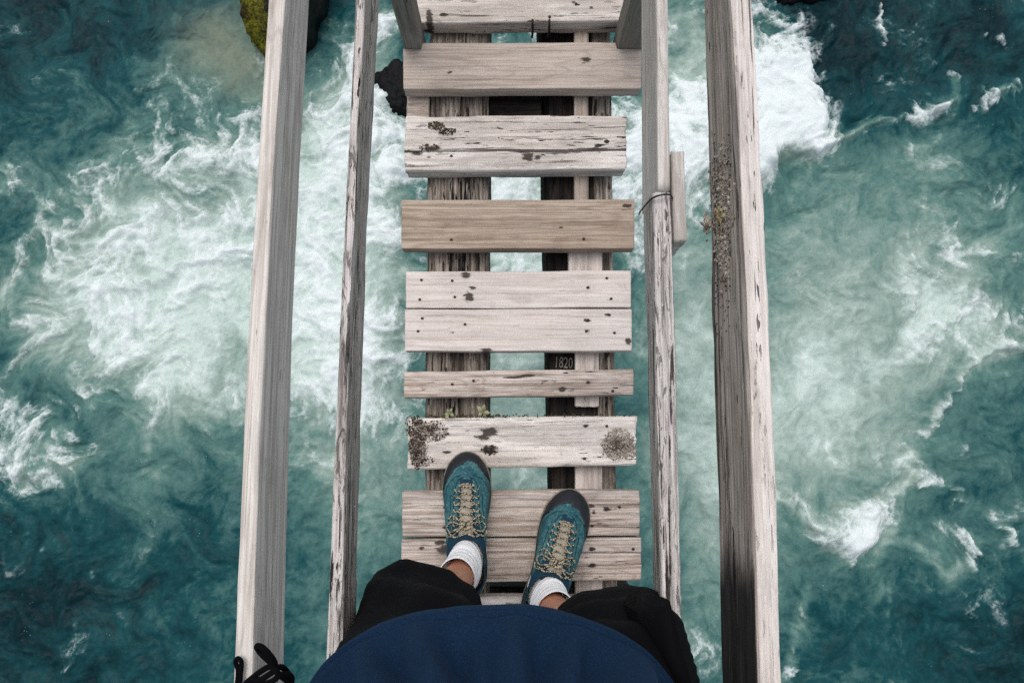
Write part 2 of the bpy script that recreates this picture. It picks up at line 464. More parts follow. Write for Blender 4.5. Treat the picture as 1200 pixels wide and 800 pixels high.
def timber(name, corners, mat, parent, na=18, nb=8, r0=0.003, rough=0.0012, chip=0.004, end=0.003, split=0.0,
           stains=(), damp=None, wear=0.4, seed=0.0, zbuckle=0.0):
    """corners: 4 arrays (n,3): top-near, top-far, bottom-near, bottom-far along the length.  Worn arrises, raised grain and
    drying splits are modelled; jagged sawn ends."""
    A, B, C_, D = [np.asarray(c, float) for c in corners]
    n = len(A)
    a, b, side = ring_params(1, 1, na, nb)
    m = len(a)
    w = np.linalg.norm(B - A, axis=1)[:, None]; t = np.linalg.norm(C_ - A, axis=1)[:, None]
    ctr = (A + B + C_ + D) / 4
    L = np.concatenate([[0], np.cumsum(np.linalg.norm(np.diff(ctr, axis=0), axis=1))])[:, None]
    pa, pb = a[None, :] * w, b[None, :] * t
    # worn corner radius, varying along the length and by corner
    cid = (np.round(a) + 2 * np.round(b))[None, :]
    rr = r0 + chip * np.clip(fbm(L * 9 + seed * 3.1, cid * 7.7 + seed, 0.5, 3) * 1.6, 0, 1.5)
    rr = np.minimum(rr, np.minimum(w, t) * 0.45)
    qa, qb = np.clip(pa, rr, w - rr), np.clip(pb, rr, t - rr)
    da, db = pa - qa, pb - qb
    dl = np.sqrt(da ** 2 + db ** 2)
    k = np.where(dl > rr, rr / np.maximum(dl, 1e-9), 1.0)
    corner = np.clip(dl / np.maximum(rr, 1e-6), 0, 1.4)
    pa2, pb2 = qa + da * k, qb + db * k
    na_, nb_ = da / np.maximum(dl, 1e-9), db / np.maximum(dl, 1e-9)
    # raised grain + splits
    arc = np.where(side == 0, a, np.where(side == 1, 3 + b, np.where(side == 2, 6 + a, 9 + b)))[None, :] * np.where((side % 2 == 0)[None, :], w, t)
    dsp = rough * (fbm(L * 5 + seed, arc * 70, seed * 1.3, 3) * 1.2 + 0.6 * fbm(L * 16 + seed, arc * 160, seed, 2))
    if split > 0:
        sp = np.abs(perlin(L * 1.4 + seed * 2.7, arc * 55 + 0.3 * fbm(L * 8, arc * 10, seed, 2), seed))
        msk = sstep(0.12, 0.3, perlin(L * 2.5 + seed, arc * 9, seed + 4.4))
        groove = (1 - sstep(0.0, 0.05, sp)) * msk
        dsp = dsp - split * groove
    else:
        groove = np.zeros((n, m))
    pa2 = pa2 + na_ * dsp; pb2 = pb2 + nb_ * dsp
    fa, fb = (pa2 / w)[..., None], (pb2 / t)[..., None]
    P = A[:, None] * (1 - fa) * (1 - fb) + B[:, None] * fa * (1 - fb) + C_[:, None] * (1 - fa) * fb + D[:, None] * fa * fb
    # jagged ends
    ax = ctr[-1] - ctr[0]; ax /= np.linalg.norm(ax)
    jag = end * fbm(arc * 60 + seed, 3.3 + 0 * arc, seed, 3)
    for i, wgt in ((0, 1), (1, .6), (n - 1, 1), (n - 2, .6)):
        P[i] += ax[None, :] * (jag[0] * wgt if i < 2 else jag[0][::-1] * wgt)[:, None]
    if zbuckle:
        P[..., 2] += zbuckle * fbm(L * 1.2 + seed, 0.3, seed, 2)[:, :1] * np.ones((1, m))
    V = P.reshape(-1, 3)
    idx = np.arange(n * m).reshape(n, m)
    F = np.stack([idx[:-1], np.roll(idx[:-1], -1, 1), np.roll(idx[1:], -1, 1), idx[1:]], -1).reshape(-1, 4).tolist()
    # end caps
    extra = []
    for row, sgn in ((0, -1), (n - 1, 1)):
        c = P[row].mean(0)
        inner = c + (P[row] - c) * 0.8 + ax * sgn * 0.0015
        b0 = n * m + len(extra)
        extra += inner.tolist() + [c.tolist()]
        for j in range(m):
            j2 = (j + 1) % m
            F.append((idx[row, j], idx[row, j2], b0 + j2, b0 + j))
            F.append((b0 + j, b0 + j2, b0 + m))
    V = np.concatenate([V, np.array(extra)])
    nv = len(V)
    st = np.zeros(nv); stsh_v = np.zeros(nv); we = np.zeros(nv)
    for (cx, cy, rx, ry) in stains:      # world ellipses
        st = np.maximum(st, 1.0 - np.sqrt(((V[:, 0] - cx) / rx) ** 2 + ((V[:, 1] - cy) / ry) ** 2) * 0.72)
    st = np.clip(st, 0, 1)
    if damp is not None: stsh_v = np.clip(damp(V), 0, 1.3)
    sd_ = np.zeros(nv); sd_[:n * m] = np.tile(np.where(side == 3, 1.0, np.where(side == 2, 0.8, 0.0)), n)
    we[:n * m] = (wear * np.clip(corner, 0, 1) * (dl > 0.4 * rr)).reshape(-1)
    we[n * m:] = wear
    st[:n * m] = np.maximum(st[:n * m], groove.reshape(-1) * 0.9)  # split grooves join the stains: dirt plus occlusion put into the colour
    rz = math.atan2(ax[1], ax[0])
    return mesh_obj(name, V, F, mat, parent, ctr[n // 2], rz, True, {'stain': st, 'damp': stsh_v, 'wear': we, 'side': sd_})


bridge = empty('wooden_footbridge', (0, 0, 0),
               'narrow weathered wooden footbridge of gapped planks with two rails each side above the river', 'footbridge')
T_PLANK = 0.036
nail_mesh = None


def nail(parent, x, y, z, r=0.0032):
    global nail_mesh
    if nail_mesh is None:
        V, F = [], []
        for k in range(10):
            an = 2 * math.pi * k / 10
            V += [(math.cos(an), math.sin(an), -1.0), (math.cos(an), math.sin(an), 0.25), (0.7 * math.cos(an), 0.7 * math.sin(an), 0.45)]
        for k in range(10):
            j = (k + 1) % 10
            F += [(3 * k, 3 * j, 3 * j + 1, 3 * k + 1), (3 * k + 1, 3 * j + 1, 3 * j + 2, 3 * k + 2)]
        F.append(tuple(3 * k + 2 for k in range(10)))
        nail_mesh = bpy.data.meshes.new('nail')
        nail_mesh.from_pydata(V, [], F); nail_mesh.materials.append(M_IRON)
    o = bpy.data.objects.new('nail', nail_mesh)
    COL.objects.link(o)
    o.parent = parent
    o.matrix_basis = parent_world(parent).inverted() @ (Matrix.Translation((x, y, z)) @ Matrix.Diagonal((r, r * 0.85, r * 0.9, 1)))
    return o


def plank(q, mat, label=None, dz=0.0, th=T_PLANK, n=150, nails=(), stains=(), notch=None, **kw):
    """q = (x0, x1, y_back_left, y_back_right, y_front_left, y_front_right) in picture points of its top face."""
    x0, x1, yb0, yb1, yf0, yf1 = q
    bl, br, fl, fr = at(x0, yb0, dz), at(x1, yb1, dz), at(x0, yf0, dz), at(x1, yf1, dz)
    u = np.linspace(0, 1, n)[:, None]
    fl, fr, bl, br = [np.array(v) for v in (fl, fr, bl, br)]
    A = fl + (fr - fl) * u; B = bl + (br - bl) * u
    sd = kw.get('seed', 0.0)
    wav = 0.0022 * fbm(u * 3 + sd, 0.7, sd, 3)
    A = A + np.array([0, 1, 0]) * wav; B = B + np.array([0, 1, 0]) * 0.0022 * fbm(u * 3 + sd + 9, 0.2, sd, 3)
    if notch is not None:                 # corner cut out round a post
        for lo, hi, d in notch:
            msk = ((u[:, 0] >= lo) & (u[:, 0] <= hi))
            B[msk] = B[msk] - np.array([0, d, 0])
    down = np.array([0, 0, -th])
    st = [(*at(px, py, dz)[:2], rx / 545.0, ry / 545.0) for (px, py, rx, ry) in stains]
    o = timber('plank', (A, B, A + down, B + down), mat, bridge, stains=st, zbuckle=0.002, **kw)
    if label: o['label'] = label
    for nl in nails:
        p = at(nl[0], nl[1], dz)
        nail(o, p.x, p.y, dz + 0.001, nl[2] if len(nl) > 2 else 0.0032)
    return o


P = {}
OLD = dict(r0=0.005, rough=0.0012, chip=0.009, end=0.008, split=0.0025, na=30, nb=9, wear=0.3)
NEW = dict(r0=0.002, rough=0.0004, chip=0.0015, end=0.001, wear=0.15)
MIDW = dict(r0=0.003, rough=0.0008, chip=0.003, end=0.002, split=0.0015, wear=0.35)
P[0] = plank((487, 732, -34, -34, 26, 24), W_WHITE, 'bleached white plank with dark cracks and a black front edge', th=0.05, seed=1.1,
             stains=[(520, 17, 9, 3), (503, 22, 6, 14), (678, 6, 4, 2), (672, 3, 4, 2), (693, 9, 4, 2)], nails=[(644, 20), (675, 5)], **OLD)
P[1] = plank((473, 751, 50, 50, 104, 104), W_GREYBROWN, 'grey brown planed plank notched round the posts', seed=2.3, dz=0.003,
             notch=[(0.0, 0.079, 0.0150), (0.895, 1.0, 0.0150)], stains=[(686, 71, 8, 5), (677, 66, 5, 2), (527, 86, 5, 3)], **NEW)
P[2] = plank((475, 733, 135, 135, 200, 197), W_WHITE, 'white cracked plank with a knot and a tuft of moss near its left end', th=0.05, seed=3.7,
             stains=[(508, 174, 13, 4), (488, 180, 10, 4), (528, 183, 3, 2), (619, 184, 9, 7), (630, 184, 7, 4), (711, 166, 4, 4), (693, 154, 3, 1.5), (693, 185, 3, 1.5)],
             nails=[(711, 166, 0.004), (529, 183)], **OLD)
P[3] = plank((471, 743, 234, 234, 291, 291), W_BROWN, 'smooth brown plank', seed=4.4, dz=0.002,
             stains=[(529, 281, 3, 2), (658, 265, 4, 2), (735, 241, 8, 4)], nails=[(529, 281), (684, 280)], **NEW)
P[4] = plank((476, 739, 318, 317, 361, 360), W_LIGHT, 'smooth pale plank with three black blotches', seed=5.2,
             stains=[(546, 323, 8, 6), (554, 337, 6, 3), (549, 348, 8, 7), (730, 335, 9, 1)],
             nails=[(494, 328), (530, 329), (533, 348), (492, 351), (689, 337, .0036), (711, 326), (716, 350)], **NEW)
P[5] = plank((475, 740, 362.5, 361.5, 411, 411), W_LIGHT, None, seed=6.8, th=0.034,
             stains=[(736, 400, 5, 6), (688, 376, 6, 2), (712, 369, 5, 1.5), (688, 388, 5, 2), (569, 410, 12, 2.5), (530, 389, 4, 2)],
             nails=[(495, 373), (490, 388), (545, 380), (689, 375), (687, 388), (720, 390), (714, 369)], **NEW)
P[6] = plank((474, 742, 435, 432, 466, 463), W_GRAIN, 'narrow pale plank with wavy grain', seed=7.1, dz=0.001, th=0.03,
             stains=[(495, 456, 5, 1.5), (689, 448, 4, 2), (722, 454, 5, 1.5), (659, 456, 6, 4)],
             nails=[(530, 450), (555, 446), (689, 448), (718, 458)], **MIDW)
P[7] = plank((479, 745, 489, 487, 550, 545), W_WHITE, 'rough white plank crusted with lichen at both ends', th=0.045, seed=8.6,
             stains=[(575, 505, 14, 6), (566, 512, 12, 4), (574, 527, 10, 6), (686, 499, 4, 2), (524, 530, 7, 2), (685, 537, 5, 2), (492, 495, 8, 5), (487, 520, 9, 22), (505, 503, 14, 6), (722, 522, 12, 10)],
             nails=[(686, 499), (685, 537), (711, 499)], **OLD)
P[8] = plank((472, 749, 575, 574, 629, 627), W_GRAIN, 'pale grained plank under the toes of both shoes', seed=9.3,
             stains=[(498, 592, 3, 1.5), (711, 596, 6, 4), (725, 594, 4, 2), (692, 592, 6, 3), (520, 618, 3, 2), (696, 600, 3, 3)],
             nails=[(711, 596, .0042), (726, 594), (522, 618), (694, 616), (521, 594)], **MIDW)
P[9] = plank((471, 751, 632, 630, 683, 680), W_GRAIN, 'pale grained plank with brown stains under the heels of both shoes', seed=10.9,
             stains=[(522, 643, 14, 6), (494, 642, 4, 2), (693, 643, 6, 3), (694, 662, 8, 3), (516, 636, 8, 4)],
             nails=[(693, 643), (694, 662, .004), (742, 643)], **MIDW)
P[10] = plank((473, 748, 699, 699, 760, 760), W_LIGHT, None, seed=12.2, n=60, **MIDW)
# the deck goes on beyond the frame, ahead and behind
for k, (yc, m) in enumerate([(1.22, W_BROWN), (1.40, W_WHITE), (1.60, W_LIGHT), (1.79, W_WHITE), (1.98, W_GRAIN), (-0.60, W_WHITE), (-0.78, W_BROWN), (-0.97, W_LIGHT)]):
    u = np.linspace(0, 1, 40)[:, None]
    x0, x1 = -0.235, 0.25
    A = np.array([x0, yc - .055, 0]) + (np.array([x1 - x0, 0, 0])) * u
    B = A + np.array([0, .11, 0]); dn = np.array([0, 0, -T_PLANK])
    timber('plank', (A, B, A + dn, B + dn), m, bridge, na=10, nb=4, seed=20 + k)

# two bent spikes driven into the front edge of the far plank
for px in (624, 643.5):
    b0 = at(px, 29, 0.0)
    V, F = tube(smooth_path([b0 + Vector((0, 0.004, 0.012)), b0 + Vector((0, -0.004, 0.010)), b0 + Vector((0.001, -0.006, -0.02)), b0 + Vector((0, -0.004, -0.045))], 4), 0.0028, 8)
    mesh_obj('nail', V, F, M_IRON, P[0], b0)


# ---- stringers
def along(rows_l, rows_r, z, th, ys, wl=None):
    """corner arrays for a beam running along Y whose top edges were read at picture rows: [(row, x)]"""
    pl = [at(x, r, z) for r, x in rows_l]; pr = [at(x, r, z) for r, x in rows_r]
    fl = np.polyfit([p.y for p in pl], [p.x for p in pl], 1); fr = np.polyfit([p.y for p in pr], [p.x for p in pr], 1)
    A = np.stack([np.polyval(fl, ys), ys, np.full_like(ys, z)], 1); B = np.stack([np.polyval(fr, ys), ys, np.full_like(ys, z)], 1)
    dn = np.array([0, 0, -th])
    return A, B, A + dn, B + dn


ys = np.linspace(-1.2, 2.1, 330)
timber('stringer', along([(60, 502), (570, 496)], [(60, 574), (570, 572)], -0.052, 0.16, ys), W_STRING, bridge, na=26, nb=12,
       r0=0.022, rough=0.004, chip=0.012, split=0.007, wear=0.5, seed=31.0)['label'] = 'grey weathered log beam under the left side of the deck'
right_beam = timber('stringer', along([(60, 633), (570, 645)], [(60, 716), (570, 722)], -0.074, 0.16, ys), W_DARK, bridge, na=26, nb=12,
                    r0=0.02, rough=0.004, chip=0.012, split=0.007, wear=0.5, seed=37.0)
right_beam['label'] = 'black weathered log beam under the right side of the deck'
timber('stringer', along([(60, 693), (570, 703)], [(60, 716), (570, 722)], -0.0705, 0.02, ys), W_STRING, bridge, na=8, nb=4, r0=0.004,
       rough=0.002, seed=39.0, split=0.003)['label'] = 'thin grey strip on the outer edge of the right beam'
for k, (r0_, r1_, xa, xb) in enumerate([(-70, 252, 673, 690), (286, 322, 666, 706), (405, 476, 674, 702), (546, 745, 674, 706)]):
    y1, y0 = at(680, r0_, -.05).y, at(680, r1_, -.05).y
    yy = np.linspace(y0, y1, 40)
    tp = -0.044 if k != 3 else -0.047
    o = timber('packing_strip', along([(r0_, xa), (r1_, xa)], [(r0_, xb), (r1_, xb)], tp, 0.022, yy), W_LIGHT if k != 0 else W_GREYBROWN, bridge, na=10, nb=4,
               seed=41 + k, r0=0.002, rough=0.0006)
    o['label'] = ['light strip lying along the right beam at its far end', 'light board piece on the right beam under the brown plank',
                  'pale board piece with a sawn end on the right beam above the lichen plank', 'pale board piece on the right beam under the shoes'][k]
# crossbeams
for k, (row, z, th, dep, x0, x1) in enumerate([(121, -0.215, .10, .085, 477, 704), (702, -0.24, .08, .06, 480, 740)]):
    c0, c1 = at(x0, row, z), at(x1, row, z)
    u = np.linspace(0, 1, 60)[:, None]
    A = np.array(c0) + (np.array(c1) - np.array(c0)) * u - np.array([0, dep / 2, 0]); B = A + np.array([0, dep, 0]); dn = np.array([0, 0, -th])
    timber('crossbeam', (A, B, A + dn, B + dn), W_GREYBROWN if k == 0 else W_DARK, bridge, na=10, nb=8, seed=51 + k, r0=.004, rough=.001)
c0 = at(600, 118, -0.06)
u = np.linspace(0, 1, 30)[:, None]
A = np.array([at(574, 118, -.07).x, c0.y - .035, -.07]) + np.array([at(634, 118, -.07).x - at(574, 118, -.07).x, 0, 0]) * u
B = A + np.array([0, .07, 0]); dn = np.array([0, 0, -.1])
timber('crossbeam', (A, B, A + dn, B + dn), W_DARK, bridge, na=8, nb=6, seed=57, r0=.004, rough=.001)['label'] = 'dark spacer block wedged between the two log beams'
# short bracket at the left end under the notched plank
pa, pb = at(478, 110, -0.045), at(502, 143, -0.045)
u = np.linspace(0, 1, 30)[:, None]
A = np.array([pa.x, pb.y, -.045]) + np.array([pb.x - pa.x, 0, 0]) * u; B = A + np.array([0, pa.y - pb.y, 0]); dn = np.array([0, 0, -.05])
timber('bracket', (A, B, A + dn, B + dn), W_GREYBROWN, bridge, na=8, nb=4, seed=58, r0=.003, rough=.001)

# chalk number on the right beam
txt = bpy.data.curves.new('chalk_number', 'FONT')
txt.body = '1820'; txt.size = 0.034; txt.extrude = 0.0008; txt.align_x = 'CENTER'; txt.resolution_u = 3
to = bpy.data.objects.new('chalk_number', txt); COL.objects.link(to)
bpy.context.view_layer.update()
tme = bpy.data.meshes.new_from_object(to.evaluated_get(bpy.context.evaluated_depsgraph_get()))
bpy.data.objects.remove(to); bpy.data.curves.remove(txt)
tme.materials.clear(); tme.materials.append(M_CHALK)
to = bpy.data.objects.new('chalk_number', tme); COL.objects.link(to)
pt = at(660, 431, -0.0725)
to.parent = right_beam
to.matrix_basis = parent_world(right_beam).inverted() @ (Matrix.Translation((pt.x, pt.y, -0.0715)) @ Matrix.Rotation(R(-4), 4, 'Z') @ Matrix.Diagonal((0.62, 1.05, 1, 1)))


# ---- rails
def rail(name, rows, z_low, z_top, mat, y_range, n=330, lbl=None, **kw):
    """rows: (picture row, x of lower inner edge, x of upper inner edge, x of upper outer edge)"""
    def fit(ix, z):
        p = [at(r[ix], r[0], z) for r in rows]
        yy, xx = np.array([q.y for q in p]), np.array([q.x for q in p])
        co = np.polyfit(yy, xx, min(2, len(rows) - 1))
        lo, hi = yy.min(), yy.max()
        d = np.polyder(co)

        def f(y):
            yc = np.clip(y, lo, hi)
            return np.polyval(co, yc) + np.polyval(d, yc) * (y - yc)
        return f
    fl, fe, fo = fit(1, z_low), fit(2, z_top), fit(3, z_top)
    y = np.linspace(y_range[0], y_range[1], n)
    zt, zl = np.full_like(y, z_top), np.full_like(y, z_low)
    A = np.stack([fe(y), y, zt], 1); B = np.stack([fo(y), y, zt], 1)
    C_ = np.stack([fl(y), y, zl], 1); D = np.stack([fl(y) + fo(y) - fe(y), y, zl], 1)
    o = timber(name, (A, B, C_, D), mat, bridge, **kw)
    if lbl: o['label'] = lbl
    return o


Y0, Y1 = -1.2, 2.1
rail('handrail', [(20, 362, 333.6, 313), (400, 343, 309.4, 290), (770, 333.6, 297, 274)], 0.86, 0.92, W_RAIL_NEW, (Y0, Y1), na=12, nb=20,
     r0=0.002, rough=0.0006, chip=0.001, wear=0.1, seed=61.0, lbl='smooth planed grey handrail on the left')
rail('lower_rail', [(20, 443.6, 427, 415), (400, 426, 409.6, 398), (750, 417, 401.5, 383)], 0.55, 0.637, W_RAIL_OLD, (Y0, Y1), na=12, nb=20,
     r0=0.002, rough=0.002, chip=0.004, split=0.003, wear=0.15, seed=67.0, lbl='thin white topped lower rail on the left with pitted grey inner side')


def stain_shadow_fn(V):  # near-black towards the person: staining plus the person's shadow put into the colour
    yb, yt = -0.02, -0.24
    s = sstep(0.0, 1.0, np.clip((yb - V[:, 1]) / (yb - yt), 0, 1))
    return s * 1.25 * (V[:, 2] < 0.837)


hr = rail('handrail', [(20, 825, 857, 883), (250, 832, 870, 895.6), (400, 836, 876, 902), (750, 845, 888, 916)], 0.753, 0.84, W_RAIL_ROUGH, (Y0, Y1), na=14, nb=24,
          r0=0.003, rough=0.0018, chip=0.004, split=0.005, wear=0.1, seed=71.0, damp=stain_shadow_fn,
          lbl='wide old handrail on the right, lichen crusted, stained and shade darkened towards the person')
ysp = at(770, 229, 0.5).y
rail('lower_rail', [(20, 751, 769, 783), (120, 751.5, 770, 784.5), (225, 752, 771, 786)], 0.412, 0.523, W_RAIL_NEW, (ysp + 0.002, Y1), na=12, nb=20, n=160,
     r0=0.003, rough=0.0006, chip=0.001, wear=0.2, seed=73.0, lbl='newer smooth lower rail board on the right, tied by wire to the older one')
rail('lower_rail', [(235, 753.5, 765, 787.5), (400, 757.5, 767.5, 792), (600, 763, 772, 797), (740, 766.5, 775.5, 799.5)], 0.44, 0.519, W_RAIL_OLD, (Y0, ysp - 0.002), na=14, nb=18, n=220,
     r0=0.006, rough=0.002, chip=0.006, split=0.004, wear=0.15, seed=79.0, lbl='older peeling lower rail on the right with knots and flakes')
# splice block behind the joint
y1, y0 = at(792, 182, .5).y, at(792, 284, .5).y
yy = np.linspace(y0, y1, 40)
xs0 = at(787.5, 235, .515).x + 0.0015
A = np.stack([np.full_like(yy, xs0), yy, np.full_like(yy, .512)], 1); B = A + np.array([.019, 0, 0]); dn = np.array([0, 0, -.09])
timber('splice_block', (A, B, A + dn, B + dn), W_RAIL_NEW, bridge, na=8, nb=12, seed=83, r0=.002, rough=.0006)
# wire tie
w0 = at(753, 246, .47); w1 = at(766, 231.5, .525); w2 = at(785.5, 228.5, .526); w3 = at(787, 241, .48)
V, F = tube(smooth_path([w0 + Vector((-.0015, 0, -.02)), w0 + Vector((-.0015, 0, 0)), w1, w2, w3 + Vector((.002, 0, 0))], 6), 0.0013, 8)
mesh_obj('wire_tie', V, F, M_WIRE, bridge, w1)


# ---- posts (bolted outside the rails, standing on the notched plank's ends)
def post(xi, xo, y0, y1, z0, z1, seed, lbl=None):
    zz = np.linspace(z0, z1, 120)
    A = np.stack([np.full_like(zz, xi), np.full_like(zz, y0), zz], 1)
    B = A + np.array([xo - xi, 0, 0]); C_ = A + np.array([0, y1 - y0, 0]); D = B + np.array([0, y1 - y0, 0])
    V = None
    # build along Z but give local X the grain direction by a rotated object
    o = timber('post', (A, B, C_, D), W_POST, bridge, na=10, nb=14, seed=seed, r0=.003, rough=.0008, chip=.002, wear=.2)
    me = o.data
    M = o.matrix_basis.copy()
    Rm = Matrix.Rotation(R(90), 4, 'Y')
    me.transform(Rm.inverted()); o.matrix_basis = M @ Rm
    if lbl: o['label'] = lbl
    return o


yb = at(485, 57, 0.003).y
xl_i, xl_o = at(495, 57, 0).x, at(473.5, 57, 0).x
xr_i, xr_o = at(722.5, 57, 0).x, at(753, 57, 0).x
post(xl_i - .001, xl_o, yb, yb + .06, -0.16, 0.90, 91, 'grey green post at the left end of the notched plank')
post(xr_i + .002, xr_o, yb, yb + .06, -0.16, 0.82, 93, 'brown grey post at the right end of the notched plank')
# posts' stubs under the deck and a second pair out of the picture behind the person
for s, (xi, xo) in enumerate(((xl_i, xl_o), (xr_i + .002, xr_o))):
    post(xi, xo, -0.95, -0.89, -0.30, 0.88 if s == 0 else 0.8, 95 + s)


# ------------------------------------------------------------------ lichen, moss, seedlings
def bits(name, pts, smin, smax, mat, parent, label=None, flat=0.6):
    """one mesh of many small irregular crumbs"""
    acc = Acc()
    base = [(1, 0, 0), (-1, 0, 0), (0, 1, 0), (0, -1, 0), (0, 0, 1), (0, 0, -1)]
    fac = [(0, 2, 4), (2, 1, 4), (1, 3, 4), (3, 0, 4), (2, 0, 5), (1, 2, 5), (3, 1, 5), (0, 3, 5)]
    for p in pts:
        s = random.uniform(smin, smax)
        rot = Matrix.Rotation(random.uniform(0, 6.28), 3, 'Z') @ Matrix.Rotation(random.uniform(-.7, .7), 3, 'X')
        sc = (random.uniform(.5, 1.5), random.uniform(.4, 1.1), random.uniform(.5, 1.0) * flat)
        acc.add([Vector(p) + rot @ Vector((b[0] * sc[0] * s * random.uniform(.6, 1.3), b[1] * sc[1] * s * random.uniform(.6, 1.3), b[2] * sc[2] * s)) for b in base], fac)
    c = Vector(pts[0])
    o = mesh_obj(name, acc.V, acc.F, mat, parent, c, smooth=False)
    o['kind'] = 'stuff'
    if label: o['label'] = label
    return o


def scatter_px(n, cx, cy, rx, ry, z, spread=1.0):
    out = []
    for _ in range(n):
        a, r_ = random.uniform(0, 6.28), math.sqrt(random.random()) * spread
        out.append(at(cx + rx * r_ * math.cos(a), cy + ry * r_ * math.sin(a), z + random.uniform(-.001, .002)))
    return out


pl = scatter_px(560, 489, 518, 10, 32, 0.0015) + scatter_px(220, 506, 505, 19, 13, 0.001) + scatter_px(70, 480, 500, 5, 14, 0.0) + scatter_px(50, 498, 540, 12, 8, 0.0)
bits('lichen', pl, .0008, .0030, M_LICHEN_DARK, P[7], 'dark brown lichen crust on the left end of the plank')
bits('lichen', scatter_px(420, 491, 520, 11, 31, 0.002) + scatter_px(160, 506, 506, 18, 12, 0.0015), .0007, .0022, M_LICHEN, P[7])
bits('lichen', scatter_px(800, 725, 520, 19, 19, 0.0015) + scatter_px(160, 738, 530, 8, 10, 0.0), .0008, .0028, M_LICHEN, P[7], 'grey lichen crust on the right end of the plank')
bits('lichen', scatter_px(260, 720, 524, 17, 15, 0.002), .0007, .0020, M_LICHEN_DARK, P[7])
mo = []
for _ in range(260):
    x = random.choice([random.uniform(500, 585), random.uniform(500, 585), random.uniform(585, 742)])
    mo.append(at(x, 489 - 2 * (x - 479) / 266 + random.gauss(-1.0, 1.0), random.uniform(-.012, .003)))
bits('moss', mo, .0010, .0032, M_MOSS, P[7], 'thin line of moss along the back edge of the plank')
bits('moss', scatter_px(90, 574, 527, 10, 6, 0.001), .001, .003, M_LICHEN_DARK, P[7])
bits('moss', scatter_px(170, 511, 147, 10, 5, 0.002) + scatter_px(110, 524, 154, 11, 4, 0.001), .0008, .0030, M_MOSS, P[2], 'small olive moss tuft near the left end of the plank')
bits('moss', scatter_px(60, 503, 173, 13, 4, 0.001), .001, .003, M_LICHEN_DARK, P[2])
# right handrail crust on its inner side
rl = []
dg = None


def on_rail(px, row, off=0.001):
    """point on the sloping inner face of the right handrail, f: 0 low edge, 1 top edge"""
    lo = np.interp(row, [20, 250, 400, 750], [825, 832, 836, 845]); hi = np.interp(row, [20, 250, 400, 750], [857, 870, 876, 888])
    f = min(1, max(0, (px - lo) / (hi - lo)))
    z = 0.753 + f * 0.087
    return at(px, row, z) + Vector((-off, 0, 0))


for _ in range(1500):
    row = random.triangular(165, 345, 250)
    wd = 17 if row < 270 else 12
    rl.append(on_rail(np.interp(row, [150, 350], [845, 852]) + random.gauss(0, wd * .32), row, random.uniform(-.001, .003)))
bits('lichen', rl, .0007, .0022, M_LICHEN, hr, 'grey lichen crust on the inner side of the rail', flat=1.0)
bits('lichen', [on_rail(np.interp(random.random(), [0, 1], [838, 858]), random.triangular(150, 420, 240), .001) for _ in range(420)], .0006, .0018, M_LICHEN_DARK, hr, flat=1.0)
bits('lichen', [on_rail(833 + random.gauss(0, 2), 264 + random.gauss(0, 6), .004) for _ in range(40)], .0015, .0036, M_LICHEN, hr, flat=1.0)
bits('moss', [on_rail(847 + random.gauss(0, 3), 252 + random.gauss(0, 4), .003) for _ in range(40)], .0015, .0034, M_LICHEN_YELLOW, hr, flat=1.0)


def seedling(px, py, lean, label, sc=1.0):
    root = empty('seedling', at(px, py, -0.003), label, 'plant')
    root['group'] = 'seedlings on the lichen plank'
    b = root.location
    V, F = tube([b, b + Vector((lean * .004, .002, .012)), b + Vector((lean * .008, .004, .02))], .0009, 6)
    mesh_obj('stem', V, F, M_LEAF, root, b)
    for k in range(5):
        an = k * 2.4 + lean
        d = Vector((math.cos(an), math.sin(an), .35)).normalized(); s = Vector((-math.sin(an), math.cos(an), 0))
        c = b + Vector((lean * .005, .003, .013 + .0015 * k)); l = .018 * sc * random.uniform(.7, 1.1)
        V = [c, c + d * l * .5 + s * l * .28, c + d * l, c + d * l * .5 - s * l * .28, c + d * l * .5 + Vector((0, 0, .0015))]
        V2 = [v - Vector((0, 0, .0006)) for v in V]
        mesh_obj('leaf', V + V2, [(0, 4, 1), (1, 4, 2), (2, 4, 3), (3, 4, 0), (5, 6, 9), (6, 7, 9), (7, 8, 9), (8, 5, 9), (0, 1, 6, 5), (1, 2, 7, 6), (2, 3, 8, 7), (3, 0, 5, 8)], M_LEAF, root, c)
    return root


seedling(569, 485, -1, 'pale green seedling behind the lichen plank, at the right edge of the left beam')
seedling(524, 486, 1, 'smaller seedling behind the lichen plank, over the middle of the left beam', .8)

# ------------------------------------------------------------------ water
def project(x, y, z):
    dz = z - H
    yc = y * cT + dz * sT
    zc = -y * sT + dz * cT
    return 600 + FPX * x / -zc, 400 - FPX * yc / -zc


def axis(lo, hi, step, far, growth=1.13):
    core = np.arange(lo, hi + step, step)
    out, s, v = [], step, core[-1]
    while v < far:
        s *= growth; v += s; out.append(v)
    neg, s, v = [], step, core[0]
    while v > -far:
        s *= growth; v -= s; neg.append(v)
    return np.concatenate([neg[::-1], core, out])


gx, gy = axis(-3.9, 3.9, 0.0115, 400), axis(-2.1, 3.7, 0.0115, 400)
X, Y = np.meshgrid(gx, gy)
px, py = project(X, Y, WATER_Z)
inside = np.exp(-((np.maximum(np.abs(X) - 4.2, 0) / 1.5) ** 2)) * np.exp(-((np.maximum(np.abs(Y - .8) - 3.2, 0) / 1.5) ** 2))

# swirling flow: carry the noise coordinates backwards through a curl field
cx_, cy_ = gx[::4], gy[::4]
Xc, Yc = np.meshgrid(np.clip(cx_, -30, 30), np.clip(cy_, -30, 30))


def psi(x, y): return fbm(x * 0.9 + 5, y * 0.9, 1.7, 2) * 1.0 + 0.33 * perlin(x * 3.1, y * 3.1, 4.2)


